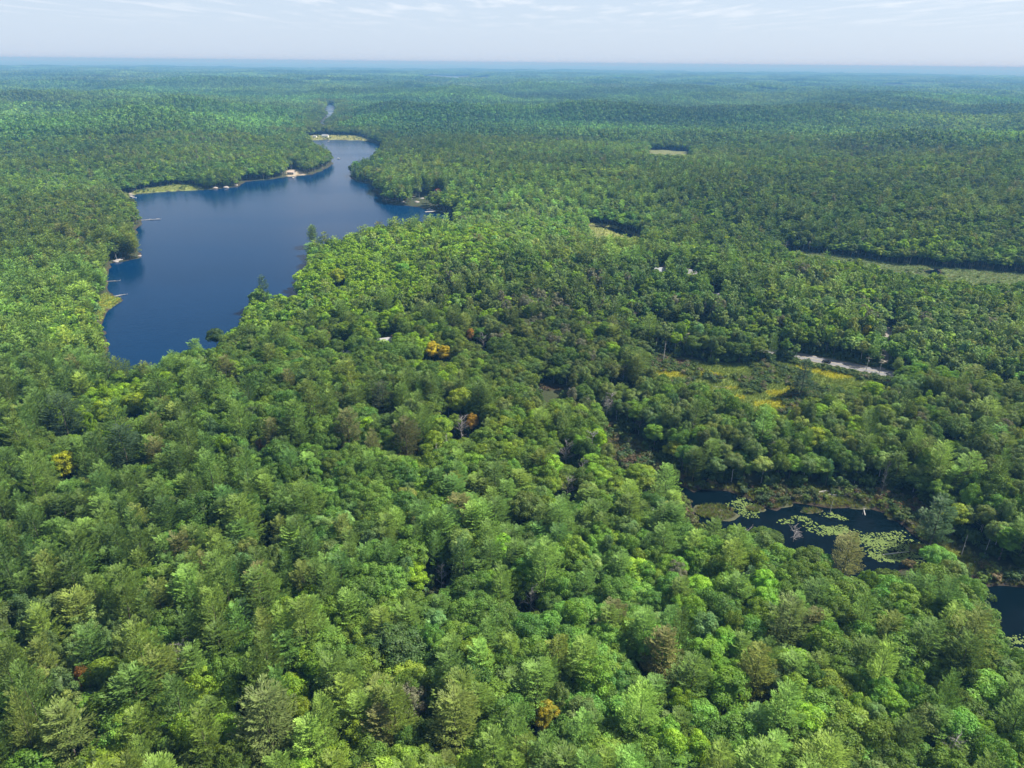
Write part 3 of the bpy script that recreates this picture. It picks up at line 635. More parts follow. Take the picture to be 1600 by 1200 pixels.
def pole(px, py, H, label, arm=True, zt=None):
    x, y, z = ground_at(px, py, 0); e = empty('utility_pole', (x, y, z), ang); tag(e, label, 'pole', 'utility poles')
    MB().tube((0, 0, -1), (0, 0, H), .17, .11, 8).build('post', PALE_BARK, e)
    MB().box(-1.3, 1.3, -.07, .07, H - .9, H - .75).build('crossarm', WOOD, e)
    for t in (-1.15, -.5, .5, 1.15): MB().tube((t, 0, H - .748), (t, 0, H - .5), .05, .04, 6).build('insulator', TRIM, e)
    if arm: MB().tube((.12, .15, H - 2.8), (.12, .45, H - 2.8), .02, .02, 4).tube((.3, .3, H - 3.2), (.3, .3, H - 2.2), .24, .24, 10).build('transformer', GREY_ROOF, e)
    SIGHT.append((x, y, z + H * .5, 1.2)); CLEAR.append((x, y, 3)); return e
pole(1352, 584, 10, 'wooden utility pole on the near verge of the pale road')
pole(1372, 590, 9.5, 'second utility pole nearer the driveway mouth', arm=False)
pole(995, 474, 10, 'lone utility pole standing against dark trees in the central woods', arm=False)

def boulder_mesh(seed):
    rg = np.random.default_rng(seed); v, f = ico(1.0)
    # one subdivision
    e = {}; V = [tuple(q) for q in v]; F = []
    def mid(a, b):
        k = (min(a, b), max(a, b))
        if k not in e: e[k] = len(V); V.append(tuple(unit((np.array(V[a]) + np.array(V[b]))[None])[0]))
        return e[k]
    for a, b, c in f: ab, bc_, ca = mid(a, b), mid(b, c), mid(c, a); F += [(a, ab, ca), (b, bc_, ab), (c, ca, bc_), (ab, bc_, ca)]
    V = np.array(V) * (1 + rg.uniform(-.18, .18, (len(V), 1))) * np.array([1.2, .9, .6]); return mesh_np('boulder', V, np.array(F), ROCK)
BOULD = [boulder_mesh(s) for s in range(4)]
def rocks(spots, where):
    for k, (px, py, s) in enumerate(spots):
        p = at(px, py, .3); o = link('boulder', BOULD[k % 4], None, (p[0], p[1], .2)); o.scale = (s, s, s * random.uniform(.8, 1.2)); o.rotation_euler = (0, 0, random.uniform(0, 6.28))
        words = where[k] if isinstance(where, (list, tuple)) else where
        tag(o, words, 'rock', 'granite shore rocks')
rocks([(186, 407, 3.4), (180, 409, 2.2), (192, 405, 2.4), (218, 400, 1.6)], ['largest grey rock slab under the left shore point', 'grey rock at the inner end of the left point', 'middle grey rock of the left shore point', 'small pale rock at the very tip of the left point'])
rocks([(314, 294, 3), (336, 294, 3.4), (353, 293, 4.2), (369, 290, 3)], ['pale rock at the east end of the yellow marsh strip', 'brown rock beneath the pines on the far left shore', 'largest pale rock beneath the far left shore pines', 'rightmost rock below the far left shore pines'])
rocks([(606, 313, 3.5), (616, 315, 4), (630, 317, 3), (640, 313, 4.5), (648, 310, 5), (652, 317, 4), (660, 313, 4.2), (664, 305, 4), (675, 303, 3.6), (644, 304, 3)],
      ['leftmost rock of the cliffy shore opposite the dock', 'second rock from the left along the cliffy shore', 'low rock at the waterline of the cliffy shore', 'broad grey slab midway along the cliffy shore', 'largest grey slab of the cliffy shore', 'dark slab at the waterline left of the moored boat',
       'slab right of the largest cliff slab', 'upper slab below the red roofed cottage', 'pale ledge just below the red roofed cottage', 'uppermost slab left of the red roofed cottage'])
for px, py in ((640, 305), (655, 308), (672, 302)): 
    p = at(px, py, 2); reserve(p[0], p[1], 4)

def log(px, py, L, rz, r, label, forks=3, px2=None):
    x, y, z = ground_at(px, py, 0); m = MB(); z = max(z, 0) + r * .6
    m.tube((-L / 2, 0, 0), (0, .15, .05), r, r * .8, 7); m.tube((0, .15, .05), (L / 2, 0, .1), r * .8, r * .25, 7)
    rg = random.Random(int(px))
    for k in range(forks):
        t = rg.uniform(-.2, .45) * L; a = rg.choice((-1, 1)) * rg.uniform(.5, 1.2); q = L * .16; m.tube((t, .1, .05), (t + q * math.cos(a), q * math.sin(a), rg.uniform(.1, .9)), r * .4, r * .1, 5)
    o = m.build('log', PALE_BARK, None, (x, y, z)); o.rotation_euler = (0, R(rg.uniform(-3, 2)), rz); tag(o, label, 'log', 'fallen logs'); return o
log(236, 347, 22, R(12), .45, 'long bleached fallen trunk lying out from the left shore into the lake', 5)
log(190, 464, 9, R(40), .3, 'bleached log off the tip of the grassy left point')
log(178, 442, 10, R(5), .3, 'pale snag lying in the water above the grassy left point')
log(1252, 776, 20, R(8), .28, 'long grey fallen trunk across the pond bank', 5); log(1290, 768, 24, R(14), .26, 'upper grey trunk of the pair lying on the pond bank', 6); log(1318, 775, 12, R(-6), .22, 'short grey log right of the fallen pair')
log(1225, 778, 9, R(30), .25, 'stubby grey log at the left end of the pond bank'); log(1500, 888, 14, R(-28), .25, 'pale log along the shaded edge of the stream below the pond', 2)
log(1350, 800, 7, R(70), .18, 'slim bent branch standing in the pond edge'); log(1398, 873, 10, R(8), .2, 'thin pale log among the lily mats', 1); log(1130, 606, 9, R(-20), .2, 'log lying in the yellow wet meadow')

for px_, py_, w_ in ((1292, 850, 8), (1225, 832, 6), (1262, 842, 6), (1380, 870, 6), (1408, 866, 6), (1345, 874, 4), (1584, 960, 5), (1584, 1000, 4), (1120, 806, 7), (1160, 812, 6), (1060, 584, 10), (1110, 598, 10), (1160, 612, 12), (1205, 628, 12), (862, 606, 6), (972, 690, 7), (1000, 722, 8), (1040, 568, 10), (648, 312, 3), (664, 306, 3), (1040, 240, 30), (1060, 240, 20), (950, 358, 12), (975, 366, 10)):
    q = at(px_, py_); SIGHT.append((q[0], q[1], 0.0, w_))
# ------------------------------------------------------------------ where the woods stand
S = 5.35
def tree_cells():
    n = int(3200 / S); gx, gy = np.meshgrid(np.arange(-n, n), np.arange(-4, int(3500 / S)))
    x = (gx + (gy % 2) * .5) * S; y = gy * S * .92
    x = x.ravel() + rng.uniform(-.36, .36, x.size) * S; y = y.ravel() + rng.uniform(-.36, .36, y.size) * S
    return x, y
x, y = tree_cells()
r = np.hypot(x, y)
px, py, dep = to_px(x, y, np.full(x.shape, 16.0))
vis = (dep > 20) & (px > -140) & (px < 1740) & (py < 1420) & (r < 3150)
x, y = x[vis], y[vis]
h, dw, do, dr = terrain(x, y, True)
CELL = 60.0
def is_patch_cell(cx, cy):
    d = np.hypot(cx, cy); o = np.minimum(sdfs(cx, cy, WATERS, 200), sdfs(cx, cy, OPENS, 200)); return (d > 1500) & (o > 50)
cx = (np.floor(x / CELL) + .5) * CELL; cyy = (np.floor(y / CELL) + .5) * CELL
ok = ~is_patch_cell(cx, cyy) & (dw > 2.5) & (do > 1.0) & (dr > 7.5)
ok &= np.hypot(x, y) < 3100
for (qx, qy, qr) in CLEAR: ok &= np.hypot(x - qx, y - qy) > qr
x, y, h, dw, do, dr = x[ok], y[ok], h[ok], dw[ok], do[ok], dr[ok]
n = len(x); r = np.hypot(x, y)
px, py, dep = to_px(x, y, h + 15)

# stands: (px, py, rx, ry, kind, weight)
STANDS = [(165, 650, 75, 50, 'maple_tree', 6), (560, 440, 120, 50, 'maple_tree', 1.5), (690, 480, 120, 60, 'maple_tree', 1.0), (620, 360, 120, 25, 'maple_tree', .8), (1030, 520, 90, 35, 'maple_tree', .9), (1190, 600, 60, 30, 'maple_tree', .5), (1480, 610, 160, 60, 'maple_tree', .5),
          (60, 560, 130, 110, 'pine_tree', 2.0), (120, 950, 260, 260, 'pine_tree', 1.7), (430, 880, 160, 140, 'pine_tree', .35), (100, 1150, 200, 120, 'pine_tree', .7), (450, 1130, 260, 90, 'pine_tree', 1.2), (900, 1150, 300, 80, 'pine_tree', .5), (760, 830, 160, 70, 'pine_tree', .35), (1150, 830, 150, 90, 'pine_tree', .3),
          (1100, 1050, 160, 120, 'pine_tree', .4), (190, 420, 40, 60, 'pine_tree', 1.6), (350, 280, 60, 14, 'pine_tree', 1.2), (640, 295, 60, 22, 'pine_tree', 1.2), (1450, 760, 100, 60, 'pine_tree', .9), (1200, 740, 130, 30, 'pine_tree', .9), (470, 380, 30, 60, 'pine_tree', .7),
          (640, 660, 90, 60, 'pine_tree', .4), (1000, 310, 400, 40, 'pine_tree', .12), (1420, 960, 100, 80, 'pine_tree', .2),
          (760, 400, 130, 50, 'poplar_tree', 1.5), (880, 480, 120, 50, 'poplar_tree', 1.6), (1250, 500, 160, 60, 'poplar_tree', 1.2), (960, 570, 80, 60, 'poplar_tree', 1.1), (640, 600, 120, 50, 'poplar_tree', .5), (300, 200, 300, 60, 'poplar_tree', .4), (1430, 580, 120, 50, 'poplar_tree', .8), (850, 350, 150, 25, 'poplar_tree', .8), (1530, 480, 90, 40, 'poplar_tree', 1),
          (1370, 780, 60, 45, 'spruce_tree', 1.2), (1130, 300, 120, 30, 'spruce_tree', .5), (700, 330, 60, 14, 'spruce_tree', .5), (560, 255, 25, 20, 'spruce_tree', 1.4), (1060, 370, 120, 25, 'spruce_tree', .3),
          (880, 490, 80, 40, 'dead_tree', .16), (960, 600, 60, 40, 'dead_tree', .12), (720, 640, 60, 40, 'dead_tree', .07), (1180, 680, 80, 40, 'dead_tree', .06), (780, 950, 300, 130, 'oak_tree', .9), (450, 780, 180, 90, 'oak_tree', .7), (1300, 950, 160, 90, 'oak_tree', .9), (1060, 650, 130, 60, 'oak_tree', .8)]
W = np.zeros((n, 6)); W[:, 0] = .66; W[:, 1] = .26; W[:, 2] = .18; W[:, 3] = .085; W[:, 4] = .008; W[:, 5] = .006
nf = [fbm(x + 1000 * k, y + 777 * k, 70, 3) for k in range(6)]
for (a, b, ra, rb, kd, w) in STANDS: W[:, KINDS.index(kd)] += w * np.exp(-((px - a) / ra) ** 2 - ((py - b) / rb) ** 2)
for k in range(6): W[:, k] *= np.exp((nf[k] - .5) * (7.0 if k < 5 else 3))
low = (np.minimum(dw, do) < 9) & (r < 700) & (px > 820); W[low, 5] += .05; W[low, 4] += .08
swl = (sdf(x, y, SWAMP_LAND, 80) < 25) | (sdf(x, y, POND_BANK, 80) < 6) & (py < 800); W[swl, 5] += .06; W[r > 900, 5] = 0
kind = (rng.random((n, 1)) < np.cumsum(W / W.sum(1, keepdims=True), 1)).argmax(1)
# heights and spread
hs = rng.normal(1.0, .10, n) * (.86 + .28 * fbm(x - 200, y, 45, 2)); hs = np.clip(hs * (.84 + .32 * fbm(x + 2000, y, 170, 2)), .60, 1.30)
emergent = rng.random(n) < .3; hs[kind == 3] *= 1.07; hs[emergent & (kind == 3)] *= 1.12
edge = np.minimum(np.minimum(dw, do), dr - 6); hs *= .72 + .28 * sst(0, 14, edge)
ws = np.where(rng.random(n) < .12, 1.22, 1.0) * rng.normal(.86, .15, n).clip(.55, 1.25) * (.93 + .1 * hs); hs *= .93
thin = rng.random(n) < .045; ws[thin] *= .7
sub = rng.random(n) < .13; hs[sub] *= .74
bh = np.array([BASE_H[k] for k in KINDS])[kind]

# colour of each tree's own leaves
LIN = {0: (.101, .184, .024), 1: (.140, .240, .020), 2: (.136, .204, .054), 3: (.116, .190, .031), 4: (.048, .098, .028), 5: (.4, .4, .4)}
tint = np.array([LIN[k] for k in kind]) * rng.lognormal(-.02, .27, (n, 1)).clip(.5, 1.75)
warm = rng.normal(0, .11, n) + (fbm(x, y + 500, 110, 2) - .5) * .35
tint *= np.exp((fbm(x + 4100, y + 300, 230, 2) - .5) * 1.1)[:, None]
tint[:, 0] *= np.exp(warm * .9); tint[:, 2] *= np.exp(-warm * .8)
def stand_k(a, b, ra, rb): return np.exp(-((px - a) / ra) ** 2 - ((py - b) / rb) ** 2)
lime = 1.3 * stand_k(555, 425, 110, 60) + 1.6 * stand_k(170, 655, 80, 55) + .7 * stand_k(690, 500, 110, 50) + .5 * stand_k(1060, 510, 70, 30) + .35 * stand_k(300, 255, 200, 25) + .3 * stand_k(1330, 490, 90, 40)
m = (rng.random(n) < lime * .85 + .03) & ((kind == 1) | (rng.random(n) < .25)) & (kind != 3) & (kind != 5)
tint[m] = np.array([.22, .38, .014]) * rng.uniform(.62, 1.1, (m.sum(), 1))
dark = m & False
gr = (rng.random(n) < .03 + .5 * stand_k(880, 480, 80, 35)) & (kind == 2); tint[gr] = np.array([.16, .165, .11]) * rng.uniform(.8, 1.1, (gr.sum(), 1))
br = (rng.random(n) < .022) & (kind == 3); tint[br] = np.array([.155, .16, .05]) * rng.uniform(.8, 1.15, (br.sum(), 1))
yp = (rng.random(n) < .10 * (py > 900) + .02) & (kind == 3); tint[yp] = np.array([.165, .215, .04]) * rng.uniform(.8, 1.1, (yp.sum(), 1))
rz = rng.uniform(0, 2 * math.pi, n)

# trees the photograph lets one name: (px, py of the crown top, kind, height scale, spread, colour, words, short words used to point at it)
HERO = [(123, 1036, 'maple_tree', .82, .42, (.26, .13, .03), 'tiny vivid orange maple poking out of green pines at lower left', 'the orange maple'),
        (403, 684, 'maple_tree', .82, .36, (.17, .085, .035), 'small rusty red maple dot in the left centre woods', 'the rusty red maple'),
        (1040, 985, 'pine_tree', 1.0, 1.1, (.175, .175, .055), 'broad pine with tan and orange browned needles, lower right of centre', 'the broad tan pine'),
        (632, 656, 'pine_tree', 1.1, 1.2, (.085, .085, .03), 'shaggy dark olive pine standing above the central canopy', 'the olive pine'),
        (540, 640, 'pine_tree', 1.1, 1.15, (.135, .145, .05), 'tall tan tinged pine left of the shaggy olive pine', 'the tan tinged pine'),
        (596, 598, 'pine_tree', 1.1, 1.1, (.05, .062, .03), 'very dark pine with a ragged top north of the tan tinged pine', 'the blackish pine'),
        (676, 533, 'maple_tree', .85, .95, (.50, .42, .01), 'brilliant yellow maple, brightest crown of the central woods', 'the yellow maple'),
        (695, 538, 'maple_tree', .8, .8, (.44, .36, .01), 'second yellow maple touching the brightest one on its right', 'the second yellow maple'),
        (738, 645, 'maple_tree', .7, .6, (.36, .22, .01), 'small amber maple right of the bare grey tree', 'the amber maple'),
        (735, 512, 'maple_tree', .75, .5, (.36, .20, .03), 'little peach coloured maple in the upper central woods', 'the peach maple'),
        (525, 418, 'maple_tree', 1.1, 1.2, (.27, .34, .012), 'large lime yellow maple on the slope right of the lake', 'the lime yellow maple'),
        (160, 622, 'maple_tree', 1.0, 1.15, (.23, .34, .012), 'bright lime maple leading the cluster below the lake corner', 'the lime maple'),
        (205, 612, 'maple_tree', 1.0, 1.2, (.21, .30, .012), 'vivid green maple right of the lime cluster leader', 'the vivid green maple'),
        (95, 705, 'maple_tree', .9, 1.0, (.30, .34, .012), 'yellow green maple at the lower end of the left lime cluster', 'the yellow green maple'),
        (90, 618, 'pine_tree', 1.25, 1.55, (.050, .085, .036), 'huge dark layered pine left of the lime maple cluster', 'the huge left pine'),
        (185, 668, 'pine_tree', 1.2, 1.4, (.045, .080, .036), 'big dark pine right below the left lime maples', 'the big dark pine'),
        (90, 1105, 'pine_tree', 1.1, 1.35, (.14, .185, .045), 'yellow tipped pine in the bottom left corner', 'the yellow tipped pine'),
        (410, 1080, 'pine_tree', 1.15, 1.4, (.13, .17, .05), 'tall pale green pine at the bottom left of centre', 'the pale bottom pine'),
        (710, 1085, 'pine_tree', 1.1, 1.25, (.155, .20, .04), 'yellowish pine at the bottom centre', 'the yellowish bottom pine'),
        (855, 1098, 'maple_tree', .8, .7, (.30, .27, .02), 'amber and green maple at the bottom just right of centre', 'the bottom amber maple'),
        (1140, 1045, 'maple_tree', 1.05, 1.3, (.12, .24, .02), 'large fresh green maple with a starry crown at lower right', 'the fresh green maple'),
        (615, 985, 'oak_tree', 1.0, 1.3, (.062, .118, .030), 'great round oak with an even domed crown below the centre', 'the great round oak'),
        (1190, 1010, 'pine_tree', 1.05, 1.0, (.17, .20, .035), 'slim yellow green pine right of the browned pine', 'the slim yellow green pine'),
        (1332, 836, 'pine_tree', .95, 1.0, (.17, .175, .055), 'tan pine leaning over the lily pond', 'the pondside tan pine'),
        (1240, 938, 'pine_tree', 1.05, 1.2, (.12, .17, .04), 'bright layered pine south of the lily pond', 'the bright layered pine'),
        (408, 432, 'pine_tree', 1.12, 1.0, (.055, .10, .045), 'lone tall pine rising against the blue lake', 'the lone lake pine'),
        (487, 352, 'pine_tree', .95, .8, (.055, .09, .05), 'slim pine silhouetted on the lake slope crest', 'the crest pine'),
        (334, 512, 'oak_tree', .95, .9, (.06, .11, .03), 'round crown breaking the near lake edge', 'the lake edge crown'),
        (1262, 560, 'spruce_tree', 1.15, 1.7, (.035, .070, .032), 'broad dark spruce alone in the shrubs beside the road', 'the roadside spruce'),
        (1500, 650, 'oak_tree', 1.0, 1.2, (.09, .16, .03), 'broad bright oak by the right edge of the woods', 'the right edge oak'),
        (1358, 506, 'maple_tree', .7, .55, (.42, .38, .015), 'small yellow maple above the road', 'the small yellow maple'),
        (1012, 745, 'poplar_tree', .6, .9, (.17, .24, .03), 'low yellow green tree beside the swamp inlet', 'the swamp tree'),
        (1475, 780, 'pine_tree', 1.0, 1.3, (.06, .115, .045), 'full bodied pine beside the lily pond outlet', 'the outlet pine'),
        (820, 770, 'oak_tree', 1.0, 1.1, (.10, .15, .03), 'pale olive oak at the left of the bare tree hollow', 'the olive oak'),
        (720, 650, 'dead_tree', .85, 1.2, (.4, .4, .4), 'bare grey tree with a wide tangle of twigs in the centre', 'the bare grey tree'),
        (700, 618, 'dead_tree', .75, .9, (.4, .4, .4), 'smaller bare tree just above the wide grey one', 'the small bare tree'),
        (886, 685, 'dead_tree', 1.0, 1.0, (.4, .4, .4), 'white limbed dead tree in the hollow right of centre', 'the white limbed tree'),
        (888, 742, 'dead_tree', .8, 1.0, (.4, .4, .4), 'bare tree below the white limbed one', 'the lower bare tree'),
        (830, 918, 'dead_tree', .75, .9, (.4, .4, .4), 'bare tree with crossed silver twigs in the lower centre', 'the silver bare tree'),
        (688, 880, 'dead_tree', .8, .6, (.4, .4, .4), 'thin bare tree in the gap left of the silver twigs', 'the thin bare tree'),
        (375, 582, 'dead_tree', .8, .8, (.4, .4, .4), 'pale bare tree near the lake corner', 'the pale bare tree'),
        (322, 556, 'dead_tree', .8, .3, (.4, .4, .4), 'slim white snag between the lake and the left woods', 'the slim snag'),
        (408, 805, 'dead_tree', .8, .4, (.4, .4, .4), 'thin pale snag in the left woods', 'the left snag'),
        (755, 520, 'dead_tree', .9, 1.0, (.4, .4, .4), 'lilac grey bare crown right of the yellow maple', 'the lilac bare tree'),
        (975, 570, 'dead_tree', .9, .9, (.4, .4, .4), 'grey bare crown left of the reddish mud', 'the bare tree by the mud'),
        (1245, 822, 'dead_tree', .6, 1.0, (.4, .4, .4), 'grey leafless bush at the near edge of the lily pond', 'the pond bare bush'),
        (1103, 470, 'dead_tree', 1.0, .4, (.4, .4, .4), 'forked white birch skeleton above the road', 'the birch skeleton'),
        (1390, 722, 'dead_tree', 1.1, .35, (.4, .4, .4), 'tall silver snag at the right end of the pond', 'the tall silver snag')]
hx = []; keep = np.ones(n, bool)
for (a, b, kd, s1, s2, cc, lab, short) in HERO:
    H = BASE_H[kd] * s1; gx, gy, gz = ground_at(a, b, H); hx.append((gx, gy, gz)); rr = max(3.4, 4.3 * s2)
    keep &= np.hypot(x - gx, y - gy) > rr
    # neighbours between the hero and the viewpoint stay below its middle
    d = math.hypot(gx, gy); ux, uy = gx / d, gy / d; along = gx * ux + gy * uy - (x * ux + y * uy); lat = np.abs(-x * uy + y * ux)
    frac = .35 if kd != 'dead_tree' else .15
    zl = gz + H * frac + (CAM_H - gz - H * frac) * along / d
    m = (along > 0) & (along < 45) & (lat < 3.6 * s2 + 2) & (h + bh * hs > zl); keep &= ~(m & (h + bh * hs * .7 > zl)); hs = np.where(m, hs * .72, hs)
for (gx, gy, gz, hw) in SIGHT:
    d = math.hypot(gx, gy); ux, uy = gx / d, gy / d; along = gx * ux + gy * uy - (x * ux + y * uy); lat = np.abs(-x * uy + y * ux)
    zl = gz + (CAM_H - gz) * along / d; keep &= ~((along > -2) & (along < 400) & (lat < hw + 2.5) & (h + bh * hs > zl))
x, y, h, kind, hs, ws, tint, rz, bh, px, py = [a[keep] for a in (x, y, h, kind, hs, ws, tint, rz, bh, px, py)]
nH = len(HERO); hx = np.array(hx)
x = np.concatenate([hx[:, 0], x]); y = np.concatenate([hx[:, 1], y]); h = np.concatenate([hx[:, 2], h])
kind = np.concatenate([[KINDS.index(q[2]) for q in HERO], kind]); hs = np.concatenate([[q[3] for q in HERO], hs]); ws = np.concatenate([[q[4] for q in HERO], ws])
tint = np.concatenate([np.array([q[5] for q in HERO]), tint]); rz = np.concatenate([rng.uniform(0, 6, nH), rz]); bh = np.concatenate([[BASE_H[q[2]] for q in HERO], bh])
n = len(x); r = np.sqrt(x ** 2 + y ** 2 + (CAM_H - 15) ** 2)
ztop = h + bh * hs * .8; px, py, dep = to_px(x, y, ztop)
inview = (px > 4) & (px < 1596) & (py > 0) & (py < 1196) & (dep > 0)
# how much of each crown rises above the crowns just in front of it, a rough guess of what the photograph shows
size = ws / r * np.where(sst(.6, .8, hs) > .3, 1, .75)
var = rng.integers(0, 1000, n)
single = np.zeros(n, bool)
for k in range(6):
    idx = np.where((kind == k) & inview)[0]; idx = idx[np.argsort(-size[idx])]; single[idx[:298]] = True
single[:nH] = True

# ------------------------------------------------------------------ words for each single tree
def colour_word(c, kd):
    if kd == 5: return 'bare grey'
    lum = .2 * c[0] + .7 * c[1] + .1 * c[2]; g = c[0] / c[1]
    t = 'very dark' if lum < .055 else 'dark' if lum < .08 else 'mid' if lum < .105 else 'light' if lum < .14 else 'bright'
    if g > 1.02: return 'tan brown' if lum < .2 else 'golden'
    if g > .78: return t + ' yellow green'
    if g > .60: return t + ' olive'
    return t + ' green'
WORD = ['oak', 'maple', 'poplar', 'pine', 'spruce', 'tree']
NUM = ['one', 'two', 'three', 'four', 'five', 'six', 'seven', 'eight', 'nine', 'ten', 'eleven', 'twelve']
PLACES = [(508, 208, 'the white boathouse'), (455, 266, 'the beach cottage'), (683, 292, 'the red roof'), (672, 322, 'the moored boat'), (236, 342, 'the fallen lake log'), (200, 395, 'the left rocky point'), (176, 460, 'the grassy left point'),
          (205, 300, 'the left dock'), (350, 285, 'the far lake rocks'), (548, 255, 'the lake narrows'), (604, 520, 'the grey gable'), (1032, 415, 'the left pale roof'), (1082, 418, 'the right pale roof'), (1121, 455, 'the low grey roof'), (995, 455, 'the lone pole'),
          (955, 350, 'the small marsh'), (1240, 395, 'the left end of the bog'), (1410, 415, 'the bog pools'), (1560, 425, 'the right end of the bog'), (1036, 540, 'the tall white trunk'), (1110, 565, 'the yellow meadow'), (1294, 560, 'the black car'), (1384, 545, 'the driveway'),
          (1225, 550, 'the left end of the road'), (1120, 760, 'the left pond arm'), (1260, 765, 'the pond logs'), (1580, 960, 'the right hand pool'), (1040, 238, 'the far pale meadow'), (880, 230, 'the thin far meadow'), (20, 300, 'the upper left edge'), (20, 500, 'the left edge'),
          (300, 200, 'the far left woods'), (800, 300, 'the upper middle woods'), (1300, 300, 'the upper right woods'), (1590, 560, 'the right edge'), (1590, 800, 'the lower right edge'), (10, 850, 'the lower left edge'), (250, 850, 'the lower left woods'), (1400, 1050, 'the lower right woods'), (600, 800, 'the central oaks'), (1100, 250, 'the far middle woods')]
def labels_for(ids):
    hp = np.concatenate([np.stack([px[:nH], py[:nH]], -1), np.array([q[:2] for q in PLACES], float)]); nm = [q[7] for q in HERO] + [q[2] for q in PLACES]; out = {}
    for i in ids:
        if i < nH: out[i] = HERO[i][6]; continue
        mpp = r[i] / FPX; d = hp - np.array([px[i], py[i]]); dd = np.hypot(d[:, 0], d[:, 1] * 1.2); j = int(dd.argmin()); ddx, ddy = -d[j, 0] * mpp, -d[j, 1] * mpp * 1.35
        if abs(ddx) > abs(ddy): rel = ('right' if ddx > 0 else 'left') + ' of'; q = abs(ddx)
        else: rel = 'below' if ddy > 0 else 'above'; q = abs(ddy)
        if abs(ddx) > abs(ddy) * .45 and abs(ddy) > abs(ddx) * .45:
            rel = ('below and ' if ddy > 0 else 'above and ') + ('right' if ddx > 0 else 'left') + ' of'; q = math.hypot(ddx, ddy)
        k = int(q // 6); cw = 'just ' if k == 0 else (NUM[k] if k < 12 else str(k)) + ' crowns '
        sz = 'tall ' if hs[i] > 1.08 else 'low ' if hs[i] < .8 else 'slim ' if ws[i] < .85 else 'broad ' if ws[i] > 1.1 else ''
        out[i] = f'{sz}{colour_word(tint[i], kind[i])} {WORD[kind[i]]} {cw}{rel} {nm[j]}'
    by = {}
    for i, s in out.items(): by.setdefault(s, []).append(i)
    for s, L in by.items():
        if len(L) > 1:
            L.sort(key=lambda i: r[i])
            for k, i in enumerate(L): out[i] = (['nearer ', 'farther '] if len(L) == 2 else ['nearest ', 'second ', 'third ', 'fourth ', 'fifth ', 'sixth ', 'seventh ', 'eighth ', 'ninth ', 'tenth ', 'eleventh ', 'twelfth ', 'thirteenth '] + [f'{q}th ' for q in range(14, 60)])[min(k, 58)] + ('nearest ' if len(L) > 2 and k else '') + s
    for i in out:
        w = out[i].split()
        if len(w) > 16: w = [q for q in w if q not in ('very', 'mid')]; w = w if len(w) <= 16 else [q for q in w if q != 'the']; out[i] = ' '.join(w[:16])
    return out
ids = np.where(single)[0]; LBL = labels_for(list(ids))
GROUP = {'oak_tree': 'oaks of the nearer woods', 'maple_tree': 'maples of the nearer woods', 'poplar_tree': 'poplars of the nearer woods', 'pine_tree': 'pines of the nearer woods', 'spruce_tree': 'spruces of the woods', 'dead_tree': 'bare dead trees in the woods'}
for i in ids:
    kd = KINDS[kind[i]]; hi = FORMS[kd][0]; crown, trunk, _ = hi[var[i] % len(hi)]
    base_w = 1.0; sc = (float(ws[i]) * base_w, float(ws[i]) * base_w, float(hs[i]))
    if crown is None:
        o = bpy.data.objects.new(kd, trunk); C.objects.link(o)
    else:
        o = bpy.data.objects.new(kd, None); C.objects.link(o); o.empty_display_size = .5
        t = bpy.data.objects.new('trunk', trunk); C.objects.link(t); t.parent = o
        c = bpy.data.objects.new('crown', crown); C.objects.link(c); c.parent = o; c['tint'] = [float(v) for v in tint[i]]
    o.location = (float(x[i]), float(y[i]), float(h[i])); o.scale = sc; o.rotation_euler = (0, 0, float(rz[i]))
    tag(o, LBL[i], 'tree', GROUP[kd])

# ------------------------------------------------------------------ masses of instances (what nobody could count)
def scatter_tree(name, protos):
    coll = bpy.data.collections.new(name + '_forms')
    for k, me in enumerate(protos):
        o = bpy.data.objects.new(f'{name}_form_{k:02d}', me); coll.objects.link(o)
    ng = bpy.data.node_groups.new(name, 'GeometryNodeTree')
    ng.interface.new_socket('Geometry', in_out='INPUT', socket_type='NodeSocketGeometry'); ng.interface.new_socket('Geometry', in_out='OUTPUT', socket_type='NodeSocketGeometry')
    gi = ng.nodes.new('NodeGroupInput'); go = ng.nodes.new('NodeGroupOutput')
    ip = ng.nodes.new('GeometryNodeInstanceOnPoints'); ci = ng.nodes.new('GeometryNodeCollectionInfo')
    ci.inputs['Collection'].default_value = coll; ci.inputs['Separate Children'].default_value = True; ci.inputs['Reset Children'].default_value = True
    ip.inputs['Pick Instance'].default_value = True
    def attr(nm, ty):
        a = ng.nodes.new('GeometryNodeInputNamedAttribute'); a.data_type = ty; a.inputs['Name'].default_value = nm; return a.outputs['Attribute']
    L = ng.links.new
    L(gi.outputs[0], ip.inputs['Points']); L(ci.outputs[0], ip.inputs['Instance']); L(attr('form', 'INT'), ip.inputs['Instance Index'])
    L(attr('turn', 'FLOAT_VECTOR'), ip.inputs['Rotation']); L(attr('size', 'FLOAT_VECTOR'), ip.inputs['Scale']); L(ip.outputs[0], go.inputs[0])
    return ng
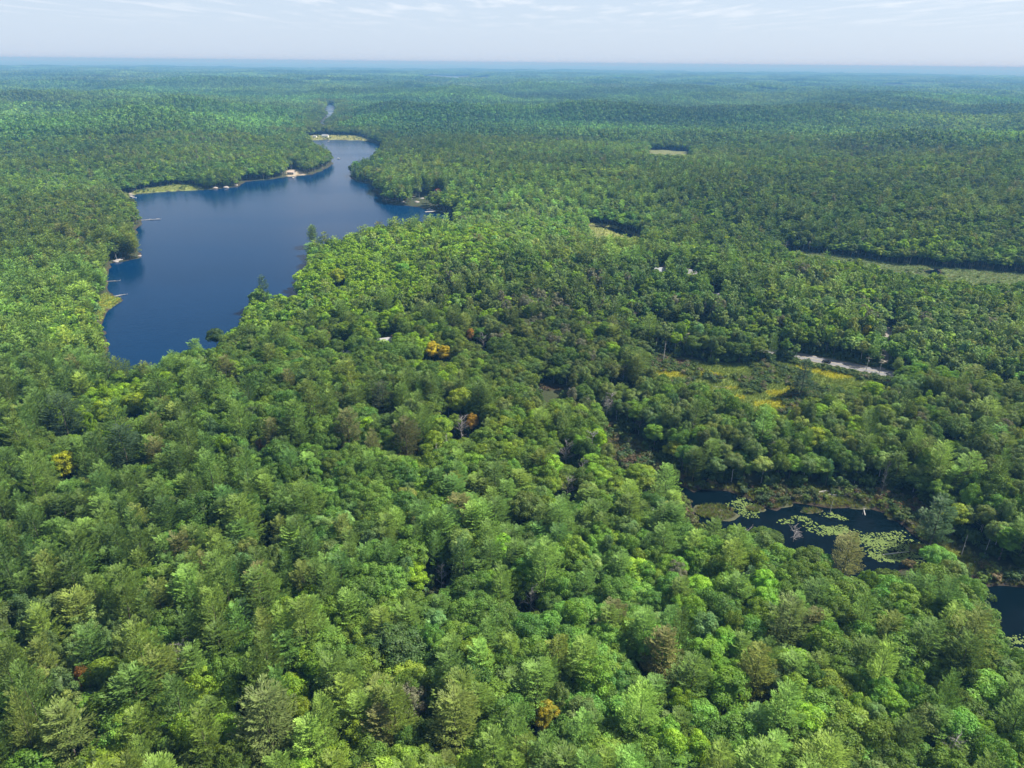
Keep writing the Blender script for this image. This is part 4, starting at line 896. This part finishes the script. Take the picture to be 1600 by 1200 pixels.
def scatter(name, label, P, form, turn, size_, tint_, protos, kind_='stuff', lab=True):
    me = bpy.data.meshes.new(name); me.vertices.add(len(P)); me.vertices.foreach_set('co', np.asarray(P, np.float32).ravel())
    a = me.attributes.new('form', 'INT', 'POINT'); a.data.foreach_set('value', np.asarray(form, np.int32))
    if np.ndim(turn) == 1: turn = np.stack([np.zeros(len(P)), np.zeros(len(P)), turn], -1)
    a = me.attributes.new('turn', 'FLOAT_VECTOR', 'POINT'); a.data.foreach_set('vector', np.asarray(turn, np.float32).ravel())
    a = me.attributes.new('size', 'FLOAT_VECTOR', 'POINT'); a.data.foreach_set('vector', np.asarray(size_, np.float32).ravel())
    c = np.ones((len(P), 4), np.float32); c[:, :3] = tint_; a = me.attributes.new('tint', 'FLOAT_COLOR', 'POINT'); a.data.foreach_set('color', c.ravel())
    me.update(); o = link(name, me); md = o.modifiers.new('scatter', 'NODES'); md.node_group = scatter_tree(name, protos)
    return tag(o, label, kind=kind_)
MASS = {'oak_tree': 'oak_forest', 'maple_tree': 'maple_forest', 'poplar_tree': 'poplar_forest', 'pine_tree': 'pine_forest', 'spruce_tree': 'spruce_forest', 'dead_tree': 'dead_tree_mass'}
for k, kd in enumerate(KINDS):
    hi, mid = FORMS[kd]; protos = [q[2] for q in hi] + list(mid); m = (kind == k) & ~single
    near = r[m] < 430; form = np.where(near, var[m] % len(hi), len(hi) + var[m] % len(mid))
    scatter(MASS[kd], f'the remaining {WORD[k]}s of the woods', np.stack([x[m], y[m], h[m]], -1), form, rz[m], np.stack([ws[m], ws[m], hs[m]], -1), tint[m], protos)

# ---- far woods: pieces of canopy, every tree a small ragged dome
def canopy_patch(seed, size_, spacing, nf, fs, conif=.2):
    rg = np.random.default_rng(seed); n_ = int(size_ / spacing); g = (np.arange(n_) + .5) * spacing - size_ / 2; gx, gy = np.meshgrid(g, g)
    gx = gx.ravel() + rg.uniform(-.75, .75, gx.size) * spacing; gy = gy.ravel() + rg.uniform(-.75, .75, gy.size) * spacing
    Vs = []; Ts = []
    for a, b in zip(gx, gy):
        con = rg.random() < conif; H = rg.normal(17, 2.2) + (3 if con else 0); Rr = spacing * rg.uniform(.5, .95) * (.6 if con else 1)
        d = unit(rg.normal(size=(nf, 3)) + np.array([0, 0, .5])); 
        if con:
            t = rg.uniform(0, 1, nf); an = rg.uniform(0, 6.28, nf); P = np.stack([np.cos(an) * Rr * (1 - t), np.sin(an) * Rr * (1 - t), H * (.35 + .65 * t)], -1); d = unit(np.stack([np.cos(an), np.sin(an), np.full(nf, .6)], -1))
        else: P = d * np.array([Rr, Rr, H * .3]) + np.array([0, 0, H * .7])
        P = P + np.array([a, b, 0]); V, F = leaf_quads(P, unit(d + rg.normal(size=(nf, 3)) * .35), fs, rg); Vs.append(V)
        t = rg.lognormal(-.02, .22); w = rg.normal(0, .10); c = np.array([t * math.exp(w), t, t * math.exp(-w)]) * (.62 if con else 1.0); Ts.append(np.tile(c, (len(V), 1)) * np.repeat(rg.uniform(.85, 1.15, (nf, 1)), 4, 0))
    V = np.concatenate(Vs); T_ = np.concatenate(Ts); F = np.arange(len(V)).reshape(-1, 4); s2 = size_ / 2 + 3
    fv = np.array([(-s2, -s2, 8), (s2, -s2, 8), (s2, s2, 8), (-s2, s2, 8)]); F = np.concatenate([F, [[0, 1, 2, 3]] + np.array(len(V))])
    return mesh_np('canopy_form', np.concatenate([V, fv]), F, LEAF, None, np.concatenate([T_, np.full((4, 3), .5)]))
P60 = [canopy_patch(s, CELL, 7.0, 30, 2.7, conif=(.04, .06, .12, .35)[s]) for s in range(4)]
gx, gy = np.meshgrid((np.arange(-80, 80) + .5) * CELL, (np.arange(0, 84) + .5) * CELL); gx = gx.ravel(); gy = gy.ravel()
a_, b_, dp = to_px(gx, gy, np.full(gx.shape, 20.)); m = is_patch_cell(gx, gy) & (a_ > -200) & (a_ < 1800) & (np.hypot(gx, gy) < 4600); gx, gy = gx[m], gy[m]
def far_tint(gx, gy, s=1.0):
    t = np.tile(np.array([.094, .190, .034]), (len(gx), 1)) * np.exp((fbm(gx + 4100, gy + 300, 230, 2) - .5) * 1.1 + (fbm(gx, gy, 600, 2) - .5) * .8 + rng.normal(0, .08, len(gx)))[:, None]
    w = (fbm(gx + 900, gy, 500, 2) - .5) * .5; t[:, 0] *= np.exp(w); t[:, 2] *= np.exp(-w); return t
def slope_turn(gx, gy, d):
    hx_ = (terrain(gx + d, gy) - terrain(gx - d, gy)) / (2 * d); hy_ = (terrain(gx, gy + d) - terrain(gx, gy - d)) / (2 * d)
    q = rng.integers(0, 4, len(gx)) * math.pi / 2; c, s_ = np.cos(q), np.sin(q); lx = c * hx_ + s_ * hy_; ly = -s_ * hx_ + c * hy_
    return np.stack([np.arctan(ly), -np.arctan(lx), q], -1)
hz = terrain(gx, gy); fm = (fbm(gx + 4000, gy, 350, 2) * 4.4 - .2).clip(0, 3).astype(int)
scatter('middle_distance_forest', 'continuous mixed forest canopy from beyond the lake towards the horizon', np.stack([gx, gy, hz], -1), fm, slope_turn(gx, gy, 25), np.stack([np.ones(len(gx)), np.ones(len(gx)), .72 + .55 * fbm(gx + 777, gy, 200, 2)], -1), far_tint(gx, gy), P60)
BIG = 240.0
P240 = [canopy_patch(20 + s, BIG, 11.0, 9, 6.5, conif=.10) for s in range(3)]
gx, gy = np.meshgrid((np.arange(-60, 60) + .5) * BIG, (np.arange(0, 66) + .5) * BIG); gx = gx.ravel(); gy = gy.ravel()
a_, b_, dp = to_px(gx, gy, np.full(gx.shape, 20.)); m = (a_ > -150) & (a_ < 1750) & (np.hypot(gx, gy) > 4400) & (np.hypot(gx, gy) < 15500) & (sdfs(gx, gy, WATERS, 400) > 130) ; gx, gy = gx[m], gy[m]
hz = terrain(gx, gy)
scatter('far_forest', 'hazy blue forest running to the horizon', np.stack([gx, gy, hz], -1), rng.integers(0, 3, len(gx)), slope_turn(gx, gy, 100), np.ones((len(gx), 3)), far_tint(gx, gy), P240)

# ------------------------------------------------------------------ shrubs, reeds, lily pads
SHRUB = [broad_crown(300 + s, 1.5, 2.2, -.2, 9, 260, .30, flat=.8) for s in range(4)]
SHRUB = [mesh_np('shrub_form', a[0], a[1], LEAF, None, a[2]) for a in SHRUB]
def area_points(P, step, dz=0.0, keepf=1.0, margin=0.0):
    lo = P.min(0); hi = P.max(0); X, Y = np.meshgrid(np.arange(lo[0], hi[0], step), np.arange(lo[1], hi[1], step)); X = X.ravel() + rng.uniform(-.5, .5, X.size) * step; Y = Y.ravel() + rng.uniform(-.5, .5, Y.size) * step
    m = (sdf(X, Y, P, 10) < -margin) & (rng.random(X.size) < keepf); X, Y = X[m], Y[m]; hh, dw_, do_, dr_ = terrain(X, Y, True); m = (dw_ > .6) & (dr_ > 6.2); return X[m], Y[m], hh[m]
SX = []; SY = []; SZ = []; SS = []; SC = []
def shrubs(P, step, keepf, s0, s1, cols, thr=0.0):
    X, Y, Z = area_points(P, step, keepf=keepf); m = fbm(X, Y, 14, 2) > thr; X, Y, Z = X[m], Y[m], Z[m]
    SX.append(X); SY.append(Y); SZ.append(Z); SS.append(rng.uniform(s0, s1, len(X))); SC.append(np.array(cols)[rng.integers(0, len(cols), len(X))] * rng.uniform(.75, 1.25, (len(X), 1)))
GREEN_S = [(.09, .15, .03), (.06, .11, .03), (.12, .17, .03), (.07, .12, .05)]
RUST_S = [(.13, .09, .05), (.10, .10, .04), (.16, .12, .06), (.07, .10, .03)]
shrubs(YELLOW, 2.0, .75, .5, 1.5, GREEN_S + [(.15, .14, .08)], .53); shrubs(SWAMP_LAND, 2.0, .75, .7, 1.7, GREEN_S + RUST_S, .35); shrubs(MUD_B, 2.2, .6, .5, 1.2, RUST_S, .5); shrubs(POND_BANK, 1.8, .75, .4, 1.6, GREEN_S + RUST_S, .44)
shrubs(BOG, 5.0, .25, .6, 1.4, GREEN_S, .55); shrubs(END_MARSH, 5, .3, .7, 1.4, GREEN_S, .5); shrubs(WEST_MARSH, 4, .4, .7, 1.5, GREEN_S, .5); shrubs(SMALL_MARSH, 5, .2, .6, 1.0, GREEN_S, .55)
# verge growth along the road and low growth under forest edges
t_ = rng.uniform(0, 1, 900); ii = (t_ * (len(ROAD_S) - 2)).astype(int); f_ = rng.uniform(0, 1, 900)[:, None]; q = ROAD_S[ii] * (1 - f_) + ROAD_S[ii + 1] * f_; tt = unit(ROAD_S[ii + 1] - ROAD_S[ii]); sd2 = rng.choice([-1, 1], 900); off = rng.uniform(7.2, 13, 900)
q = q + np.stack([-tt[:, 1], tt[:, 0]], -1) * (off * sd2)[:, None]; SX.append(q[:, 0]); SY.append(q[:, 1]); SZ.append(terrain(q[:, 0], q[:, 1])); SS.append(rng.uniform(.5, 1.3, 900)); SC.append(np.array(GREEN_S)[rng.integers(0, 4, 900)])
SX, SY, SZ, SS, SC = map(np.concatenate, (SX, SY, SZ, SS, SC))
scatter('shrub_thicket', 'low shrubs crowding the wet meadow, pond banks and road verges', np.stack([SX, SY, SZ], -1), rng.integers(0, 4, len(SX)), rng.uniform(0, 6.28, len(SX)), np.stack([SS, SS, SS * .85], -1), SC, SHRUB)
# understorey below the near canopy
m = (r < 520) & (np.arange(n) >= nH); k = np.where(m)[0]; k = np.concatenate([k, k]); ux_ = x[k] + rng.uniform(-4, 4, len(k)); uy_ = y[k] + rng.uniform(-4, 4, len(k)); uh, udw, udo, udr = terrain(ux_, uy_, True); m = (udw > 1.5) & (udr > 7.5) & (udo > -1)
us = rng.uniform(1.2, 2.6, m.sum()); scatter('understorey', 'saplings and brush under the trees', np.stack([ux_[m], uy_[m], uh[m]], -1), rng.integers(0, 4, m.sum()), rng.uniform(0, 6.28, m.sum()), np.stack([us, us, us * 1.2], -1), np.array([.06, .11, .028]) * rng.uniform(.7, 1.4, (m.sum(), 1)), SHRUB)

BX = []
for P, st, kf in ((POND_BANK, 3.0, .35), (SWAMP_LAND, 3.5, .3)):
    X, Y, Z = area_points(P, st, keepf=kf); BX.append(np.stack([X, Y, Z], -1))
BX = np.concatenate(BX); bs = rng.uniform(.12, .28, len(BX)); lean = np.stack([rng.uniform(-1.3, 1.3, len(BX)), rng.uniform(-1.3, 1.3, len(BX)), rng.uniform(0, 6, len(BX))], -1)
scatter('dead_brush', 'grey tangled dead brush along the pond banks and swamp', BX, rng.integers(0, 3, len(BX)), lean, np.stack([bs, bs, bs], -1), np.ones((len(BX), 3)), FORMS['dead_tree'][1])

# marsh grass tufts
def tuft(seed):
    rg = np.random.default_rng(seed); V = []; F = []
    for k in range(16):
        a = rg.uniform(0, 6.28); b = rg.uniform(0, .45); l = rg.uniform(.5, 1.0); s = rg.uniform(.05, .09); bx, by = math.cos(a) * b, math.sin(a) * b; nx, ny = -math.sin(a) * s, math.cos(a) * s
        V += [(bx - nx, by - ny, 0), (bx + nx, by + ny, 0), (bx + math.cos(a) * l * .5, by + math.sin(a) * l * .5, l)]; F.append((3 * k, 3 * k + 1, 3 * k + 2))
    return mesh_np('grass_form', V, np.array(F), LEAF, None, np.repeat(rg.uniform(.7, 1.3, (16, 1)), 3, 0) * np.ones((48, 3)))
TUFT = [tuft(s) for s in range(3)]
GX = []; GC = []
for P, st, cs in ((YELLOW, 1.0, [(.17, .22, .05), (.12, .18, .04), (.30, .27, .03), (.20, .19, .08)]), (POND_BANK, .95, [(.13, .17, .03), (.17, .20, .04), (.10, .10, .04)]), (SWAMP_LAND, 1.3, [(.10, .13, .03), (.15, .13, .06)]),
                  (BOG, 1.9, [(.14, .20, .08), (.11, .165, .065), (.16, .18, .09)]), (SMALL_MARSH, 2.2, [(.22, .25, .08)]), (WEST_POINT, 1.8, [(.15, .21, .04), (.30, .30, .03)]), (WEST_MARSH, 2.4, [(.19, .23, .06)]), (END_MARSH, 3.5, [(.24, .25, .10)])):
    X, Y, Z = area_points(P, st, keepf=.8)
    if P is YELLOW:
        g_ = fbm(X, Y * 2.2, 26, 2) > .67; mm = sdf(X, Y, MUD_A, 20) > 0; X, Y, Z, g_ = X[mm], Y[mm], Z[mm], g_[mm]; c = np.array(cs)[rng.integers(0, 2, len(X))]; c[g_] = np.array([.34, .34, .03])
    else: c = np.array(cs)[rng.integers(0, len(cs), len(X))]
    sc = st * (1.2 if st < 2 else .8); GX.append(np.stack([X, Y, Z, np.full(len(X), sc)], -1)); GC.append(c * rng.uniform(.8, 1.2, (len(X), 1)))
GX = np.concatenate(GX); GC = np.concatenate(GC); ss = GX[:, 3] * rng.uniform(.7, 1.3, len(GX))
scatter('marsh_grass', 'sedge and goldenrod covering the wet meadows and banks', GX[:, :3], rng.integers(0, 3, len(GX)), rng.uniform(0, 6.28, len(GX)), np.stack([ss, ss, np.minimum(ss, 1.3)], -1), GC, TUFT)

# lily mats: each a floating raft of many pads
PAD_M = simple('lily_pad', (.10, .15, .03), .95, .35, .4)
def lily_mat(px_, py_, rx, ry, rot, label, seed):
    rg = random.Random(seed); p = at(px_, py_, .03); root = empty('lily_mat', (p[0], p[1], .02 + .002 * (seed % 5)), rot); tag(root, label, 'lily pads', 'lily pad mats on the pond'); V = []; F = []; cnt = int(rx * ry * 11)
    ph = [rg.uniform(0, 6.28) for _ in range(4)]
    for k in range(cnt):
        a = rg.uniform(0, 6.28); q = rg.random() ** .5; w = 1 + .28 * math.sin(2 * a + ph[0]) + .2 * math.sin(3 * a + ph[1]) + .14 * math.sin(7 * a + ph[2])
        if q > .8 and rg.random() < .4: continue
        cx_, cy_ = math.cos(a) * rx * q * w, math.sin(a) * ry * q * w; s = rg.uniform(.16, .40); t0 = rg.uniform(0, 6.28); z_ = rg.uniform(.005, .06); b = len(V); V.append((cx_, cy_, z_))
        for j in range(7): t = t0 + .3 + j * (5.7 / 6); V.append((cx_ + math.cos(t) * s, cy_ + math.sin(t) * s, z_ + rg.uniform(-.01, .03)))
        F += [(b, b + 1 + j, b + 2 + j) for j in range(6)]
    me = bpy.data.meshes.new('lily_pads'); me.from_pydata(V, [], F); me.materials.append(PAD_M); o = link('lily_pads', me, root); o['kind'] = 'stuff'
MATS = [(1303, 806, 3.5, 2.2, 'small lily mat below the fallen logs'), (1292, 828, 6.5, 3.6, 'left lily mat, large and bright, in the middle of the pond'), (1316, 832, 4.5, 3, 'lily mat joined to the right of the large bright one'),
        (1345, 842, 5, 3, 'lily mat right behind the tan pine'), (1385, 838, 6, 3, 'long lily mat near the far bank'), (1396, 852, 7, 3.2, 'broad lily mat in the right half of the pond'), (1372, 848, 4, 2.5, 'lily mat between the tan pine and the far bank'),
        (1382, 868, 6, 3.2, 'oval yellow green lily mat near the lower bank'), (1412, 872, 7, 3, 'lily mat stretching to the right bank'), (1256, 812, 3.5, 2, 'scattered lily mat at the left of the pond'), (1430, 860, 4.5, 2.5, 'rightmost lily mat against the dark bank'),
        (1160, 787, 4.5, 4.5, 'bright green floating clump in the left arm of the pond'), (1172, 800, 4.5, 3, 'second green clump in the left arm of the pond'), (1228, 815, 3, 1.6, 'sparse pads at the pond centre left'), (1580, 1015, 4, 2.5, 'sparse pale pads on the lower right pool'), (1590, 1000, 3, 2, 'upper pale pads on the lower right pool')]
for k, (a, b, rx, ry, lab) in enumerate(MATS): lily_mat(a, b, rx * 1.15, ry * 1.15, random.uniform(-.3, .3), lab, k + 3)
# grassy islands in the pond's left arm
def islet(px_, py_, rx, ry, label, seed):
    p = at(px_, py_, .3); rg = np.random.default_rng(seed); nn = 22; V = [(0, 0, .55)]
    for k in range(nn): a = 6.2832 * k / nn; w = 1 + .25 * math.sin(2 * a + seed) + rg.uniform(-.08, .08); V.append((math.cos(a) * rx * w * .6, math.sin(a) * ry * w * .6, .45))
    for k in range(nn): V.append((V[k + 1][0] * 1.65, V[k + 1][1] * 1.65, -.25))
    F = [(0, 1 + k, 1 + (k + 1) % nn) for k in range(nn)]; F4 = [(1 + k, 1 + nn + k, 1 + nn + (k + 1) % nn, 1 + (k + 1) % nn) for k in range(nn)]
    me = mesh_np('islet', V, [np.array(F), np.array(F4)], simple('islet_turf', (.055, .06, .025), .95, .2, 1)); root = link('islet', me, None, (p[0], p[1], 0)); tag(root, label, kind='structure')
    m_ = int(rx * ry * 4.5); a = rg.uniform(0, 6.28, m_); q = rg.uniform(0, 1, m_) ** .5; X = p[0] + np.cos(a) * rx * q * .85; Y = p[1] + np.sin(a) * ry * q * .85
    return np.stack([X, Y, np.full(m_, .35)], -1)
IS = [islet(1118, 800, 9, 6, 'grassy islet in the left arm of the pond', 3), islet(1215, 785, 7, 3, 'mossy hummock under the far bank', 4), islet(1345, 788, 8, 3, 'brown hummock at the right of the far bank', 5), islet(1405, 805, 6, 3.5, 'shrubby hummock by the tall snag', 6)]
IS += [islet(1268, 798, 4.5, 2, 'low sedge hummock left of the pond centre', 7), islet(1442, 858, 5, 3, 'sedge hummock at the right end of the lily mats', 8), islet(1180, 794, 4, 2.5, 'small green hummock in the left arm of the pond', 9), islet(1472, 886, 5, 2, 'mossy hummock narrowing the stream', 10)]
IP = np.concatenate(IS); scatter('islet_grass', 'tall green sedge on the pond islets', IP, rng.integers(0, 3, len(IP)), rng.uniform(0, 6.28, len(IP)), np.tile([1.1, 1.1, 1.0], (len(IP), 1)), np.array([(.15, .20, .04), (.11, .16, .035), (.16, .13, .06)])[rng.integers(0, 3, len(IP))] * rng.uniform(.6, 1.3, (len(IP), 1)), TUFT)

# one tall white snag over the reddish mud
gx_, gy_, gz_ = ground_at(1036, 567, 0); sn = dead_mb(77, 13.5, .8, True).build('snag', simple('bleached_wood', (.55, .52, .48), .8, .15, 3), None, (gx_, gy_, gz_)); tag(sn, 'tall white dead trunk standing over the reddish mud', 'dead tree')
for k, (a, b, H_, lab) in enumerate(((1497, 925, 7, 'short white stump leaning at the edge of the lower stream'), (1502, 868, 9, 'white dead stem against the dark bank right of the pond'), (1296, 806, 7, 'thin broken stem standing in the pond'), (1346, 808, 5, 'bent pale stem at the far pond edge'))):
    gx_, gy_, gz_ = ground_at(a, b, 0); sn = dead_mb(90 + k, H_, .5, True).build('snag', PALE_BARK, None, (gx_, gy_, max(gz_, -.3))); tag(sn, lab, 'dead tree')

# ------------------------------------------------------------------ air
hz_m = bpy.data.materials.new('haze_air'); hz_m.use_nodes = True; t = hz_m.node_tree; t.nodes.clear(); o_ = t.nodes.new('ShaderNodeOutputMaterial'); pv = t.nodes.new('ShaderNodeVolumePrincipled')
pv.inputs['Color'].default_value = HAZE_COLOR; pv.inputs['Absorption Color'].default_value = HAZE_ABSORB; pv.inputs['Density'].default_value = HAZE_DENSITY; pv.inputs['Anisotropy'].default_value = .0
t.links.new(pv.outputs[0], o_.inputs['Volume'])
hb = MB().box(-62000, 62000, -62000, 62000, -4.0, 176.0).build('haze', hz_m); tag(hb, 'thin blue haze over the distant forest', kind='stuff')
print('TREES', n, 'single', int(single.sum()), 'inst', len(SX), len(GX))
